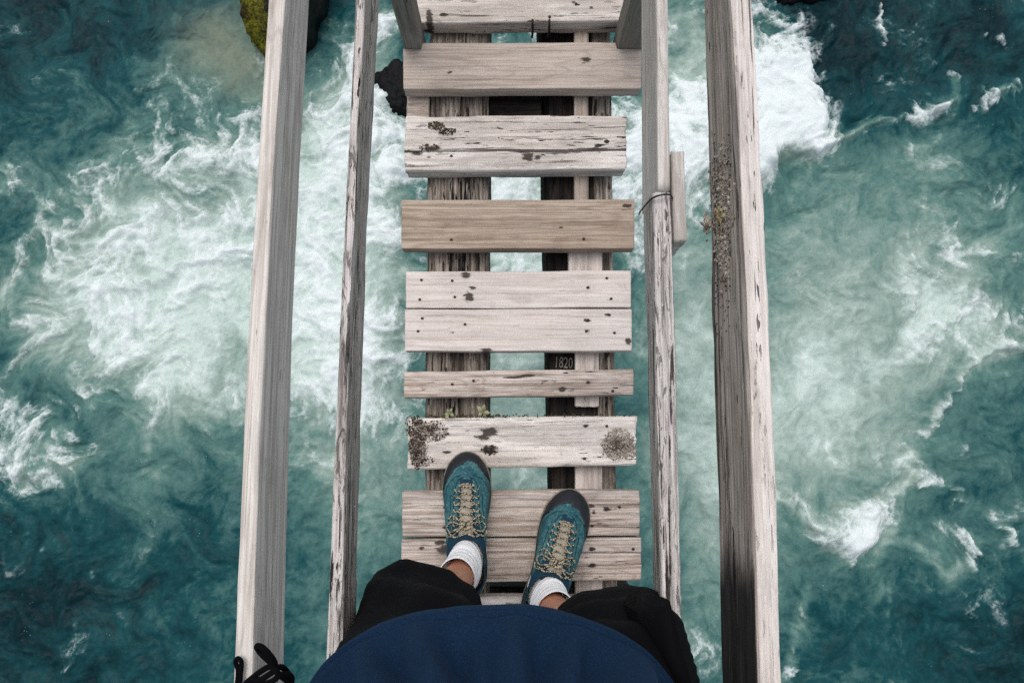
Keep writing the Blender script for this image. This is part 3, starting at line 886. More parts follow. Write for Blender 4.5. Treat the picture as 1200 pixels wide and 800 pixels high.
fx, fy = Xc.copy(), Yc.copy()
e = 0.01
for _ in range(4):
    p0 = psi(fx, fy)
    vx, vy = (psi(fx, fy + e) - p0) / e, -(psi(fx + e, fy) - p0) / e
    fx -= vx * 0.040; fy -= vy * 0.040


def up(a):
    i = np.interp(np.arange(len(gx)), np.arange(len(cx_)) * 4, np.arange(len(cx_))); j = np.interp(np.arange(len(gy)), np.arange(len(cy_)) * 4, np.arange(len(cy_)))
    i0 = np.clip(np.floor(i).astype(int), 0, len(cx_) - 2); j0 = np.clip(np.floor(j).astype(int), 0, len(cy_) - 2)
    fi, fj = i - i0, j - j0
    t = a[:, i0] * (1 - fi) + a[:, i0 + 1] * fi
    return t[j0] * (1 - fj)[:, None] + t[j0 + 1] * fj[:, None]


FX, FY = up(fx), up(fy)
w1 = fbm(X * 1.3, Y * 1.3, 8.1, 4); w2 = fbm(X * 1.3 + 40, Y * 1.3, 2.2, 4)
w3 = fbm(FX * 6, FY * 6, 3.1, 4); w4 = fbm(FX * 6 + 30, FY * 6, 6.1, 4)
U, Vv = px + 26 * w1 + 11 * w3, py + 26 * w2 + 11 * w4


def blob(cx, cy, rx, ry, rot=0.0, p=2.0):
    c, s = math.cos(R(rot)), math.sin(R(rot))
    dx, dy = U - cx, Vv - cy
    a, b = (dx * c + dy * s) / rx, (-dx * s + dy * c) / ry
    return np.exp(-((a * a + b * b) ** (p / 2)))


def streak(pts, width):
    d = np.full(U.shape, 1e9)
    for (x0, y0), (x1, y1) in zip(pts[:-1], pts[1:]):
        vx, vy = x1 - x0, y1 - y0
        t = np.clip(((U - x0) * vx + (Vv - y0) * vy) / (vx * vx + vy * vy), 0, 1)
        d = np.minimum(d, np.hypot(U - x0 - t * vx, Vv - y0 - t * vy))
    return np.exp(-(d / width) ** 2)


milk = np.full(U.shape, 0.27)  # dark corner blobs below: deep water, with lens vignette darkening put into its colour
for a in [(0, 0, 260, 130, -25, -.24), (20, 260, 70, 60, 0, -.06), (180, 330, 150, 150, -30, .45), (270, 60, 60, 50, 0, .22), (260, 420, 90, 90, 0, .35),
          (60, 380, 70, 60, 0, .22), (390, 300, 60, 220, 0, .50), (400, 620, 50, 160, 0, .10), (460, 540, 45, 90, 0, .28), (600, 330, 60, 150, 0, .45),
          (610, 520, 80, 120, 0, .34), (800, 50, 45, 60, 0, .38), (800, 380, 60, 200, 0, .32), (830, 620, 60, 160, 0, .30),
          (985, 400, 140, 140, 15, .42), (940, 520, 120, 110, 0, .32), (1120, 330, 90, 110, 0, .30), (960, 250, 70, 70, 0, .14), (1060, 190, 90, 40, -10, .14),
          (940, 40, 120, 80, 0, -.26), (1130, 40, 150, 110, 0, -.18), (1180, 760, 160, 110, -20, -.20), (30, 740, 200, 130, 15, -.20), (0, 640, 90, 120, 0, -.06), (930, 660, 60, 40, 0, .12),
          (1100, 640, 70, 70, 0, .10), (395, 30, 40, 40, 0, -.15), (1010, 770, 90, 50, 0, .02), (220, 560, 110, 60, 0, .05), (100, 540, 80, 50, 0, .06)]:
    milk += a[5] * blob(*a[:5])
milk = milk * inside + (1 - inside) * 0.35

Fm = np.full(U.shape, 0.06)
for a in [  # soft foam
        (215, 270, 130, 110, -30, .50), (255, 205, 80, 70, 0, .55), (220, 340, 120, 70, -20, .50), (90, 290, 90, 60, -30, .26), (60, 350, 80, 60, 0, .36),
        (245, 420, 90, 60, 0, .45), (160, 430, 50, 70, 0, .30), (20, 420, 50, 50, 0, .34), (390, 320, 55, 180, 0, .60), (385, 430, 60, 70, 0, .36),
        (455, 230, 45, 180, 0, .85), (450, 420, 40, 70, 0, .45), (600, 240, 70, 100, 0, .85), (600, 80, 70, 60, 0, .6), (800, 170, 55, 85, 0, .95), (735, 220, 40, 100, 0, .8),
        (410, 150, 45, 70, 0, .36), (1170, 210, 60, 60, 0, .20), (1110, 360, 60, 80, 20, .36), (1190, 390, 50, 50, 0, .26), (1150, 300, 70, 70, 0, .22),
        (1110, 720, 70, 45, 0, .26), (810, 770, 50, 40, 0, .40), (1010, 350, 80, 80, 0, .14), (985, 520, 70, 70, 0, .14), (730, 140, 40, 60, 0, .4), (125, 220, 70, 50, 0, .24), (300, 110, 40, 50, 0, .3),
        (170, 150, 60, 60, -40, .16), (440, 20, 30, 40, 0, .5), (1000, 640, 70, 40, 0, .3), (70, 740, 60, 60, 0, .10), (230, 660, 60, 60, 0, .10), (110, 450, 30, 60, 20, .2)]:
    Fm += a[5] * blob(*a[:5])
for a in [  # solid foam
        (885, 100, 72, 88, -5, 1.35), (880, 190, 40, 40, 0, 1.0), (925, 140, 42, 50, 0, .9), (40, 520, 60, 42, 8, 1.05), (30, 550, 44, 34, 0, .7), (0, 205, 18, 30, 0, .8),
        (1000, 615, 46, 30, 5, .62), (985, 630, 40, 24, 0, .25), (1170, 50, 20, 12, 20, .45), (1155, 122, 26, 10, -30, .5), (215, 28, 40, 18, -20, .42), (108, 672, 14, 12, 0, .45), (255, 200, 40, 30, -20, .3)]:
    Fm += a[5] * blob(*a[:5], p=3.0)
for pts, wd, am in [
        ([(955, 176), (985, 158), (1010, 140), (1035, 131), (1070, 130), (1110, 115)], 7, .60), ([(1085, 125), (1075, 115), (1120, 100)], 6, .25),
        ([(1060, 178), (1090, 165)], 6, .3), ([(1200, 395), (1165, 405), (1140, 430), (1105, 470), (1085, 500)], 7, .45), ([(1060, 525), (1082, 560), (1050, 575), (1020, 595)], 8, .40),
        ([(900, 592), (935, 594), (960, 612)], 7, .42), ([(1082, 560), (1115, 565), (1135, 590), (1150, 585), (1168, 605), (1180, 625)], 7, .38),
        ([(1110, 615), (1140, 638), (1138, 655), (1108, 672), (1085, 655)], 8, .42), ([(1030, 690), (1035, 712), (1028, 722)], 6, .3),
        ([(955, 690), (945, 715), (935, 750), (920, 800)], 8, .45), ([(0, 355), (18, 330), (22, 300), (48, 265), (50, 240)], 6, .35), ([(40, 285), (90, 290), (150, 280), (185, 250)], 7, .35),
        ([(60, 420), (90, 400), (130, 410), (155, 375)], 7, .28), ([(80, 440), (90, 470), (70, 500)], 9, .35), ([(100, 345), (150, 340), (200, 320), (290, 310)], 7, .30),
        ([(60, 640), (75, 680), (95, 700), (105, 745), (85, 780)], 8, .22), ([(150, 690), (165, 715), (200, 700)], 8, .22), ([(1115, 95), (1160, 115), (1180, 105)], 6, .22),
        ([(1043, 0), (1045, 40)], 3, .35), ([(170, 120), (155, 160), (110, 190)], 9, .22), ([(1200, 470), (1150, 500), (1130, 540)], 8, .16), ([(200, 650), (245, 690), (250, 720)], 9, .16)]:
    Fm += 1.15 * am * streak(pts, wd * 1.2)
Fm = Fm * inside + (1 - inside) * (0.22 + 0.25 * fbm(np.clip(X, -60, 60) * .25, np.clip(Y, -60, 60) * .25, 9.0, 3))
MX, MY = .55 * X + .45 * FX, .55 * Y + .45 * FY
N1 = fbm(MX * 2.3, MY * 2.3, 1.1, 7, 0.66)
N2 = 1 - np.abs(fbm(MX * 3.4 + 9, MY * 3.4, 5.5, 7, 0.62)) * 2.8      # filaments
N3 = fbm(X * 16, Y * 16, 2.0, 4, 0.68)
side_w = sstep(310, 250, px)                      # the broad foam left of the bridge is thinner than that under it
Fm = Fm * (1 - .36 * side_w)
N4 = 1 - np.abs(fbm(FX * 1.7 + 3, FY * 1.7 + 8, 2.5, 6, 0.6)) * 2.6
foam = Fm * 0.78 + 0.46 * N1 + (0.34 * (N2 - 0.55) + 0.46 * (N4 - 0.55)) * sstep(.05, .45, Fm) + 0.12 * N3
foam_a = np.clip((foam - .12) / 1.0, 0, 1)
milk = np.clip(milk * 1.08 + 0.20 * N1 + 0.10 * (N4 - .5) * side_w + 0.06 * N3 + 0.34 * sstep(.15, .9, Fm + .3 * N1), 0, 1)
hgt = 0.07 * fbm(X * 1.1, Y * 1.1, 3.0, 3) + 0.040 * fbm(MX * 4.5, MY * 4.5, 7.0, 5, .55) + 0.006 * N3 + 0.08 * sstep(.5, 1.2, Fm) + 0.05 * foam_a
hgt = hgt * np.exp(-(np.hypot(X, Y) / 30) ** 2)
nx, ny = len(gx), len(gy)
V = np.stack([X, Y, WATER_Z + hgt], -1).reshape(-1, 3).astype(np.float32)
me = bpy.data.meshes.new('water')
me.vertices.add(nx * ny); me.vertices.foreach_set('co', V.ravel())
idx = np.arange(nx * ny).reshape(ny, nx)
Q = np.stack([idx[:-1, :-1], idx[:-1, 1:], idx[1:, 1:], idx[1:, :-1]], -1).reshape(-1, 4)
me.loops.add(Q.size); me.loops.foreach_set('vertex_index', Q.ravel().astype(np.int32))
me.polygons.add(len(Q)); me.polygons.foreach_set('loop_start', np.arange(0, Q.size, 4, dtype=np.int32))
me.update(calc_edges=True)
me.polygons.foreach_set('use_smooth', np.ones(len(Q), bool))
shoal = np.clip(.75 * blob(258, 52, 48, 40, -20) + .5 * blob(300, 90, 40, 40), 0, 1) * inside
for k, a in (('foam', foam_a), ('milk', milk), ('shoal', shoal)):
    t_ = me.attributes.new(k, 'FLOAT', 'POINT'); t_.data.foreach_set('value', a.ravel().astype(np.float32))
t_ = me.attributes.new('flow', 'FLOAT_VECTOR', 'POINT')
t_.data.foreach_set('vector', np.stack([FX, FY, 0 * FX], -1).reshape(-1).astype(np.float32))
water = bpy.data.objects.new('water', me); COL.objects.link(water)
tag(water, 'turbulent teal glacial river water streaked with white foam under the bridge', 'river', kind='structure')

g = G('river_water')
foamA, milkA = g.attr('foam'), g.attr('milk')
flow = g.new('ShaderNodeAttribute', attribute_name='flow').outputs['Vector']
pos = g.coord('Object')
mixc = g.vmath('ADD', g.vmath('SCALE', pos, scale=0.8), g.vmath('SCALE', flow, scale=0.2))
fn = g.noise(mixc, 13.0, 8.0, 0.72, 0.6)
bn = g.noise(pos, 60.0, 5.0, 0.68)
mk = g.math('ADD', milkA, g.math('MULTIPLY', g.math('SUBTRACT', fn, 0.5), 0.40))
mk = g.math('ADD', mk, g.math('MULTIPLY', g.math('SUBTRACT', bn, 0.5), 0.14))
base = g.ramp(mk, [(0.0, lin(3, 32, 38)), (0.25, lin(20, 68, 72)), (0.5, lin(80, 115, 109)), (0.75, lin(136, 156, 147)), (1.0, lin(184, 200, 193))])
base = g.mix(g.math('MULTIPLY', g.attr('shoal'), g.ss(fn, 0.3, 0.6, 0.6, 1.0)), base, lin(118, 122, 104))      # pale stones close under the surface
ff = g.math('ADD', foamA, g.math('MULTIPLY', g.math('SUBTRACT', fn, 0.5), g.ss(foamA, 0.0, 0.35, 0.25, 0.95)))
ff = g.math('ADD', ff, g.math('MULTIPLY', g.math('SUBTRACT', bn, 0.5), g.ss(foamA, 0.03, 0.4, 0.08, 0.42)))
lw = g.vmath('ADD', mixc, g.vmath('SCALE', g.noise(mixc, 7.0, 5.0, 0.65, 0.0, 'Color'), scale=0.22))
v1, v2 = g.voro(lw, 6.5, 'DISTANCE_TO_EDGE'), g.voro(lw, 17.0, 'DISTANCE_TO_EDGE')
lace = g.math('ADD', g.ss(v1.outputs['Distance'], 0.16, 0.0), g.math('MULTIPLY', g.ss(v2.outputs['Distance'], 0.16, 0.0), 0.6))
ff = g.math('ADD', ff, g.math('MULTIPLY', g.math('SUBTRACT', lace, 0.45), g.ss(foamA, 0.02, 0.30, 0.0, 0.20)))
fmask = g.ss(ff, 0.12, 0.98)
col = g.mix(fmask, base, lin(212, 220, 220))
# loose bubbles
bub = g.voro(pos, 46.0)
bd = g.math('MULTIPLY', g.ss(bub.outputs['Distance'], 0.16, 0.06), g.ss(g.noise(flow, 5.0, 3.0, 0.6), 0.60, 0.70))
col = g.mix(g.math('MULTIPLY', bd, 0.55), col, lin(205, 216, 214))
h = g.math('ADD', g.math('MULTIPLY', g.noise(mixc, 8.0, 4.0, 0.52, 0.5), 1.0), g.math('MULTIPLY', bn, 0.12))
g.finish(col, g.ss(fmask, 0.1, 0.7, 0.42, 0.85), g.bump(h, 0.55, 0.04), 0.16)
g.bsdf.inputs['IOR'].default_value = 1.33
me.materials.append(g.mat)


# ------------------------------------------------------------------ rocks
def rock(cx, cy, rx, ry, rz_, mat, label, seed, rot=0.0, zoff=0.0):
    c = at(cx, cy, WATER_Z) + Vector((0, 0, zoff))
    bm = bmesh.new(); bmesh.ops.create_icosphere(bm, subdivisions=5, radius=1.0)
    V = np.array([v.co for v in bm.verts]); F = [[v.index for v in f.verts] for f in bm.faces]; bm.free()
    d = 1 + 0.42 * fbm(V[:, 0] * 1.3 + seed, V[:, 1] * 1.3, V[:, 2] * 1.3 + seed, 3) + 0.22 * np.abs(fbm(V[:, 0] * 3.4 + seed, V[:, 1] * 4, V[:, 2] * 4, 4))
    V = V * d[:, None]
    V = np.sign(V) * np.abs(V) ** 0.85 * np.array([rx, ry, rz_])
    cr, sr = math.cos(rot), math.sin(rot)
    V = np.stack([V[:, 0] * cr - V[:, 1] * sr, V[:, 0] * sr + V[:, 1] * cr, V[:, 2]], 1) + np.array(c)
    o = mesh_obj('boulder', V, F, mat, None, c)
    return tag(o, label, 'rock')


rock(349, -8, .26, .52, .40, M_ROCK_MOSS, 'boulder with yellow green moss on one side, rising from the water past the left handrail', 3.0, R(-10), 0.05)
rock(470, 108, .15, .22, .16, M_ROCK, 'small wet black rock in the foam beside the notched plank', 8.0, 0.5, -0.04)
rock(938, -38, .34, .26, .3, M_ROCK, 'wet black rock in the foam past the far end of the right handrail', 13.0, 0.2, -0.05)

# ------------------------------------------------------------------ person
person = empty('person', (0, -0.3, 0), 'person in navy top, black shorts and teal shoes standing on the footbridge, seen from above', 'person')

# shoes: (heel x, heel y, heading, side) ; side +1 = right foot
ZF = 0.002


def rail_z(): pass


def outline():
    y = np.array([0, .004, .014, .034, .064, .10, .14, .18, .21, .24, .262, .277, .285])
    lat = np.array([0, .013, .0245, .033, .0365, .0365, .0395, .046, .0485, .0455, .036, .022, .002])
    med = np.array([0, .013, .024, .0315, .0335, .031, .0335, .0415, .0445, .041, .032, .019, .002])
    t = np.linspace(0, 1, len(y)); tt = np.linspace(0, 1, 49)
    sm = lambda a: np.array([v.x for v in [Vector((0, 0, 0))]]) if False else np.interp(tt, t, a)
    yy, la, md = sm(y), sm(lat), sm(med)
    X = np.concatenate([la, -md[::-1][1:-1]]); Yo = np.concatenate([yy, yy[::-1][1:-1]])
    for _ in range(2):
        X = (np.roll(X, 1) + 2 * X + np.roll(X, -1)) / 4; Yo = (np.roll(Yo, 1) + 2 * Yo + np.roll(Yo, -1)) / 4
    return X, Yo


LV = np.array([  # z, yback, yfront, collar blend, width scale
    [.010, 0, .285, 0, 1.0], [.022, -.003, .287, 0, 1.03], [.034, -.002, .281, 0, 1.02], [.045, .001, .269, .03, .99], [.055, .004, .251, .09, .99],
    [.064, .006, .229, .18, .97], [.072, .007, .205, .32, .96], [.080, .008, .181, .52, .96], [.088, .008, .160, .74, .97], [.095, .008, .142, .92, 1.0],
    [.100, .010, .132, 1, 1], [.1005, .015, .126, 1, 1], [.092, .018, .122, 1, 1], [.060, .02, .118, 1, 1]])


def shoe(heel, heading, side, label):
    ca, sa = math.cos(heading), math.sin(heading)

    def W(V):
        V = np.asarray(V, float)
        x = V[:, 0] * side
        return np.stack([heel[0] + x * ca + V[:, 1] * sa, heel[1] - x * sa + V[:, 1] * ca, V[:, 2] + ZF], 1)
    ox, oy = outline()
    m = len(ox)
    kk = np.linspace(0, len(LV) - 1, 66)
    lv = np.stack([np.interp(kk, np.arange(len(LV)), LV[:, j]) for j in range(5)], 1)
    for _ in range(3): lv[1:-1] = (lv[:-2] + 2 * lv[1:-1] + lv[2:]) / 4
    th = np.arctan2(ox, oy - .14)
    rings = []
    for z, yb_, yf_, c, ws in lv:
        s = oy / .285
        x1, y1_ = ox * ws, yb_ + s * (yf_ - yb_)
        cy_m, hy = (yb_ + yf_) / 2, (yf_ - yb_) / 2
        an = np.linspace(-np.pi, np.pi, m, endpoint=False)
        # collar ellipse sampled at matching outline fractions
        sy = (s - .5) * 2
        x2 = np.sign(ox) * .036 * np.sqrt(np.clip(1 - sy ** 2, 0, 1)) * np.where(sy > 0, 1.06, 1)
        y2 = cy_m + hy * sy
        zz = z + c * 0.012 * np.clip(s - .1, 0, 1) * (z > .05) - 0.004 * c * np.sin(np.pi * s) * (z > .08)
        rings.append(np.stack([x1 * (1 - c) + x2 * c, y1_ * (1 - c) + y2 * c, zz], 1))
    RG = np.array(rings)
    n = len(RG)
    V = RG.reshape(-1, 3)
    V = V + 0.0008 * np.stack([fbm(V[:, 0] * 60, V[:, 1] * 60, V[:, 2] * 60 + side, 3)] * 3, 1)
    idx = np.arange(n * m).reshape(n, m)
    F = np.stack([idx[:-1], np.roll(idx[:-1], -1, 1), np.roll(idx[1:], -1, 1), idx[1:]], -1).reshape(-1, 4)
    x, y, z = V[:, 0], V[:, 1], V[:, 2]
    lac = (np.abs(x) < .0195 - (y - .13) * .06) & (y > .128) & (y < .236) & (z > .05)
    collar = (z > .094) | (np.arange(len(V)) >= 52 * m)
    strap = (np.abs(y - .115 + (z - .05) * .5) < .007) & (z < .094)
    heelp = (y < .035) & (z < .07)
    navy = np.clip(lac * 1.0 + collar * 1.0 + strap * .9 + heelp * .8, 0, 1)
    shoe_root = bpy.data.objects.new('shoe', None); COL.objects.link(shoe_root)
    shoe_root.parent = person
    shoe_root.empty_display_size = .05
    shoe_root.matrix_basis = parent_world(person).inverted() @ Matrix.Translation((heel[0], heel[1], 0))
    shoe_root['label'] = label
    mesh_obj('upper', W(V), F.tolist(), M_SUEDE, shoe_root, (heel[0], heel[1], 0), -heading, True, {'navy': navy}, recalc=True)
    bvh = BVHTree.FromPolygons([tuple(v) for v in V], [tuple(f) for f in F.tolist()])

    def top(px_, py_, off):
        h = bvh.ray_cast(Vector((px_, py_, .3)), Vector((0, 0, -1)))
        if h[0] is None:
            h = bvh.find_nearest(Vector((px_, py_, .03)))
        nn = h[1] if h[1].z > 0 else -h[1]
        return h[0] + nn * off
    # toe cap and rand: a shell lying on the upper
    lim = (.268 if side < 0 else .260) - (np.abs(x) / .045) ** 2 * .046 + np.where(x * 1 < 0, .0, -.004)
    tm = ((y > lim) & (z < .058) | ((z < .026) & (y > .03))).reshape(n, m)
    Fi = [f for f in F.tolist() if all(tm.ravel()[i] for i in f)]
    meu = bpy.data.meshes.new('tmp'); meu.from_pydata(V.tolist(), [], F.tolist()); meu.update()
    bmx = bmesh.new(); bmx.from_mesh(meu); bmesh.ops.recalc_face_normals(bmx, faces=bmx.faces); bmx.normal_update()
    nrm = np.array([v.normal for v in bmx.verts]); bmx.free(); bpy.data.meshes.remove(meu)
    if nrm[idx[20, 10]][0] * V[idx[20, 10]][0] < 0: nrm = -nrm
    used = sorted({i for f in Fi for i in f}); mp = {i: k for k, i in enumerate(used)}
    Vc = V[used] + nrm[used] * .0019; Vi = V[used] - nrm[used] * .0005
    Ff = [tuple(mp[i] for i in f) for f in Fi]
    nu = len(used)
    ed = {}
    for f in Ff:
        for a, b in zip(f, f[1:] + f[:1]): ed[(a, b)] = 1
    side_f = [(a, b, b + nu, a + nu) for (a, b) in ed if (b, a) not in ed]
    mesh_obj('toe_cap', W(np.concatenate([Vc, Vi])), Ff + side_f, M_RAND, shoe_root, (heel[0], heel[1], 0), -heading)
    # soles
    def slab(name, z0, z1, sc, mat, rz=True):
        cy_ = .1425
        vv, ff = [], []
        for (zz, s_) in ((z0, sc - .02), (z0 + .002, sc), (z1 - .002, sc), (z1, sc - .02)):
            spring = np.clip((oy - .22) / .065, 0, 1) ** 2 * .004
            vv.append(np.stack([ox * s_, cy_ + (oy - cy_) * (1 + (s_ - 1) * .35), zz + (spring if z0 < .005 else spring * .6)], 1))
        vv = np.array(vv); ii = np.arange(4 * m).reshape(4, m)
        ff = np.stack([ii[:-1], np.roll(ii[:-1], -1, 1), np.roll(ii[1:], -1, 1), ii[1:]], -1).reshape(-1, 4).tolist()
        ff += [list(ii[0][::-1]), list(ii[3])]
        mesh_obj(name, W(vv.reshape(-1, 3)), ff, mat, shoe_root, (heel[0], heel[1], 0), -heading)
    slab('sole', 0.0, .009, 1.045, M_SOLE)
    slab('midsole', .0085, .015, 1.10, M_MID)
    # tongue
    tv, tf = [], []
    ny_, nx_ = 26, 9
    for j in range(ny_):
        yy = .133 + (.222 - .133) * j / (ny_ - 1)
        hw = .0135 - .004 * j / (ny_ - 1)
        for i in range(nx_):
            xx = -hw + 2 * hw * i / (nx_ - 1)
            tv.append(top(xx, yy, .0015 + .0022 * (1 - (2 * i / (nx_ - 1) - 1) ** 2)))
    nt_ = len(tv)
    tv += [v - Vector((0, 0, .003)) for v in tv]
    for j in range(ny_ - 1):
        for i in range(nx_ - 1):
            a = j * nx_ + i
            tf.append((a, a + 1, a + nx_ + 1, a + nx_)); tf.append((nt_ + a, nt_ + a + nx_, nt_ + a + nx_ + 1, nt_ + a + 1))
    mesh_obj('tongue', W([tuple(v) for v in tv]), tf, M_TONGUE, shoe_root, (heel[0], heel[1], 0), -heading)
    # stitched seams
    acc = Acc()
    for sx in (-1, 1):
        for pl_ in ([(.006, .238), (.016, .232), (.0225, .215), (.0245, .19), (.0265, .165), (.030, .145), (.0335, .128)],
                    [(.0305, .205), (.0315, .18), (.034, .155), (.037, .135)],
                    [(.012, .2415), (.026, .236), (.038, .222), (.043, .205)],
                    [(.034, .095), (.0305, .075), (.030, .055), (.033, .04)]):
            P_ = [top(sx * a_, b_, .0002) for a_, b_ in pl_]
            V_, F_ = tube(smooth_path(P_, 8), .0007, 6)
            acc.add(W([tuple(v) for v in V_]), F_)
    mesh_obj('seam', acc.V, acc.F, M_SEAM, shoe_root, (heel[0], heel[1], 0), -heading)
    # laces: crossings, then a bow with loops and loose ends
    acc = Acc()
    rows = [.222, .211, .199, .187, .174, .161, .149]
    ex = lambda yy: .0155 + (.222 - yy) * .045
    def lay(pts, rad=.00135):
        P_ = [top(a, b, c) for a, b, c in pts]
        V_, F_ = tube(smooth_path(P_, 6), rad, 7)
        acc.add(W([tuple(v) for v in V_]), F_)
    lay([(-ex(.222), .222, .0005), (-.006, .2235, .0045), (.006, .2235, .0045), (ex(.222), .222, .0005)])
    for a, b in zip(rows[:-1], rows[1:]):
        lay([(-ex(a), a, .001), (-.006, a * .6 + b * .4, .0045), (.006, a * .4 + b * .6, .005), (ex(b), b, .001)])
        lay([(ex(a), a, .001), (.006, a * .6 + b * .4, .0065), (-.006, a * .4 + b * .6, .0065), (-ex(b), b, .001)])
        lay([(ex(b), b, .001), (ex(b) + .004, b - .002, .0015), (ex(b) + .007, b + .004, .0008)], .0015)
        lay([(-ex(b), b, .001), (-ex(b) - .004, b - .002, .0015), (-ex(b) - .007, b + .004, .0008)], .0015)
    for sx in (-1, 1):
        lay([(0, .146, .006), (sx * .012, .150, .009), (sx * .026, .153, .006), (sx * .034, .145, .004), (sx * .028, .136, .005), (sx * .014, .139, .009), (0, .145, .008)], .0015)
        lay([(0, .146, .006), (sx * .010, .139, .009), (sx * .022, .130, .005), (sx * .033, .128, .004), (sx * .037, .137, .003)], .0015)
        lay([(sx * .002, .145, .010), (sx * .016, .160, .006), (sx * .026, .165, .004), (sx * .034, .158, .003)], .0017)
    lay([(-.006, .143, .008), (-.002, .149, .010), (.004, .148, .011), (.006, .142, .009), (0, .139, .008), (-.006, .143, .008)], .0022)
    lay([(-.03, .132, .003), (-.016, .128, .004), (0, .133, .005), (.018, .127, .004), (.031, .134, .003)], .0017)
    mesh_obj('lace', acc.V, acc.F, M_LACE, shoe_root, (heel[0], heel[1], 0), -heading)
    return shoe_root


HL, HR = (-0.0845, -0.316), (0.0385, -0.379)
shoe(HL, R(-1.5), -1, 'teal suede hiking shoe with black toe on the person\'s left foot')
shoe(HR, R(18.0), 1, 'teal suede hiking shoe with black toe on the person\'s right foot, turned outwards')


def rings_mesh(rings, cap0=False, cap1=False):
    RG = np.asarray(rings); n, m = RG.shape[:2]
    idx = np.arange(n * m).reshape(n, m)
    F = np.stack([idx[:-1], np.roll(idx[:-1], -1, 1), np.roll(idx[1:], -1, 1), idx[1:]], -1).reshape(-1, 4).tolist()
    if cap0: F.append(list(idx[0][::-1]))
    if cap1: F.append(list(idx[-1]))
    return RG.reshape(-1, 3), F


def loft(keys, m=64, n=40, power=2.0):
    """keys: (z, cx, cy, rx, ry[, tiltx, tilty]) -> rings; z changes over the ring by the tilts"""
    K = np.array([list(k) + [0] * (7 - len(k)) for k in keys], float)
    t = np.linspace(0, len(K) - 1, n)
    kk = np.stack([np.interp(t, np.arange(len(K)), K[:, j]) for j in range(7)], 1)
    for _ in range(3): kk[1:-1] = (kk[:-2] + 2 * kk[1:-1] + kk[2:]) / 4
    an = np.linspace(0, 2 * np.pi, m, endpoint=False)
    c, s = np.cos(an), np.sin(an)
    e = 2.0 / power
    out = []
    for z, cx, cy, rx, ry, tx, ty in kk:
        x, y = np.sign(c) * np.abs(c) ** e, np.sign(s) * np.abs(s) ** e
        out.append(np.stack([cx + rx * x, cy + ry * y, z + tx * x + ty * y], 1))
    return np.array(out)


# socks
def sock(ax, ay, kx, ky, heading, label):
    """ankle (ax, ay), leaning towards knee direction (kx, ky) per metre of height"""
    ca, sa = math.cos(heading), math.sin(heading)
    fwd = np.array([sa, ca]); 
    keys = []
    for z, f, rx, ry in ((.050, .012, .024, .048), (.078, .006, .025, .046), (.090, .006, .0285, .047), (.105, .004, .0325, .046), (.120, 0, .034, .042), (.145, 0, .0345, .0395)):
        dz = z - .09
        keys.append((z, ax + kx * dz + fwd[0] * f, ay + ky * dz + fwd[1] * f, rx, ry, 0, .004))
    keys.append((.1465, keys[-1][1], keys[-1][2], .0345, .0395, 0, .004)); keys.append((.138, keys[-1][1], keys[-1][2], .033, .038, 0, .004))
    rg = loft(keys, 56, 44)
    # turn with the foot
    for r_ in rg:
        c0 = r_[:, :2].mean(0); d = r_[:, :2] - c0
        r_[:, 0] = c0[0] + d[:, 0] * ca + d[:, 1] * sa; r_[:, 1] = c0[1] - d[:, 0] * sa + d[:, 1] * ca
    V, F = rings_mesh(rg)
    fold = 0.0012 * np.sin(V[:, 2] * 620 + 2.5 * fbm(V[:, 0] * 30, V[:, 1] * 30, V[:, 2] * 20, 2)) * sstep(.06, .09, V[:, 2])
    cc = np.repeat(rg.mean(1), rg.shape[1], 0)
    d = V - cc; d[:, 2] = 0; d /= np.maximum(np.linalg.norm(d, axis=1), 1e-6)[:, None]
    V = V + d * fold[:, None]
    o = mesh_obj('sock', V, F, M_SOCK, person, (ax, ay, .09))
    o['label'] = label
    return o


AL, AR = (-0.086, -0.243), (0.0635, -0.307)
sock(AL[0], AL[1], -0.30, -0.28, R(-1.5), 'white sock on the left foot')
sr_ = sock(AR[0], AR[1], 0.30, -0.18, R(18), 'white sock with a small black mark on the right foot')
# black mark woven into the right sock
mk0 = Vector((AR[0] + .004, AR[1] + .047, .107))
V, F = tube(smooth_path([mk0 + Vector((-.013, -.006, .0)), mk0 + Vector((-.004, 0.000, .0005)), mk0 + Vector((.004, .0015, .0035)), mk0 + Vector((.009, -.0005, .001))], 5), .0017, 6)
mesh_obj('sock_mark', V, F, M_WIRE, sr_, mk0)

# body (skin modifier, then frozen to a plain mesh)
joints = {
    'pel': (0.0, -.325, .90, .115), 'bel': (0.0, -.325, 1.05, .112), 'chest': (0.0, -.335, 1.24, .125), 'neckb': (0, -.335, 1.39, .06), 'neck': (0, -.315, 1.45, .052),
    'head': (0, -.285, 1.535, .078), 'crown': (0, -.262, 1.60, .07),
    'hipL': (-.09, -.325, .84, .085), 'thL': (-.118, -.305, .66, .072), 'knL': (-.132, -.285, .48, .052), 'caL': (-.112, -.29, .32, .052), 'anL': (-.101, -.258, .14, .0300), 'ftL': (-.086, -.243, .06, .033),
    'hipR': (.09, -.325, .84, .085), 'thR': (.12, -.315, .66, .072), 'knR': (.138, -.305, .48, .052), 'caR': (.112, -.325, .32, .052), 'anR': (.0785, -.316, .14, .0300), 'ftR': (.0635, -.307, .06, .033),
}
edges = [('pel', 'bel'), ('bel', 'chest'), ('chest', 'neckb'), ('neckb', 'neck'), ('neck', 'head'), ('head', 'crown'),
         ('pel', 'hipL'), ('hipL', 'thL'), ('thL', 'knL'), ('knL', 'caL'), ('caL', 'anL'), ('anL', 'ftL'),
         ('pel', 'hipR'), ('hipR', 'thR'), ('thR', 'knR'), ('knR', 'caR'), ('caR', 'anR'), ('anR', 'ftR')]
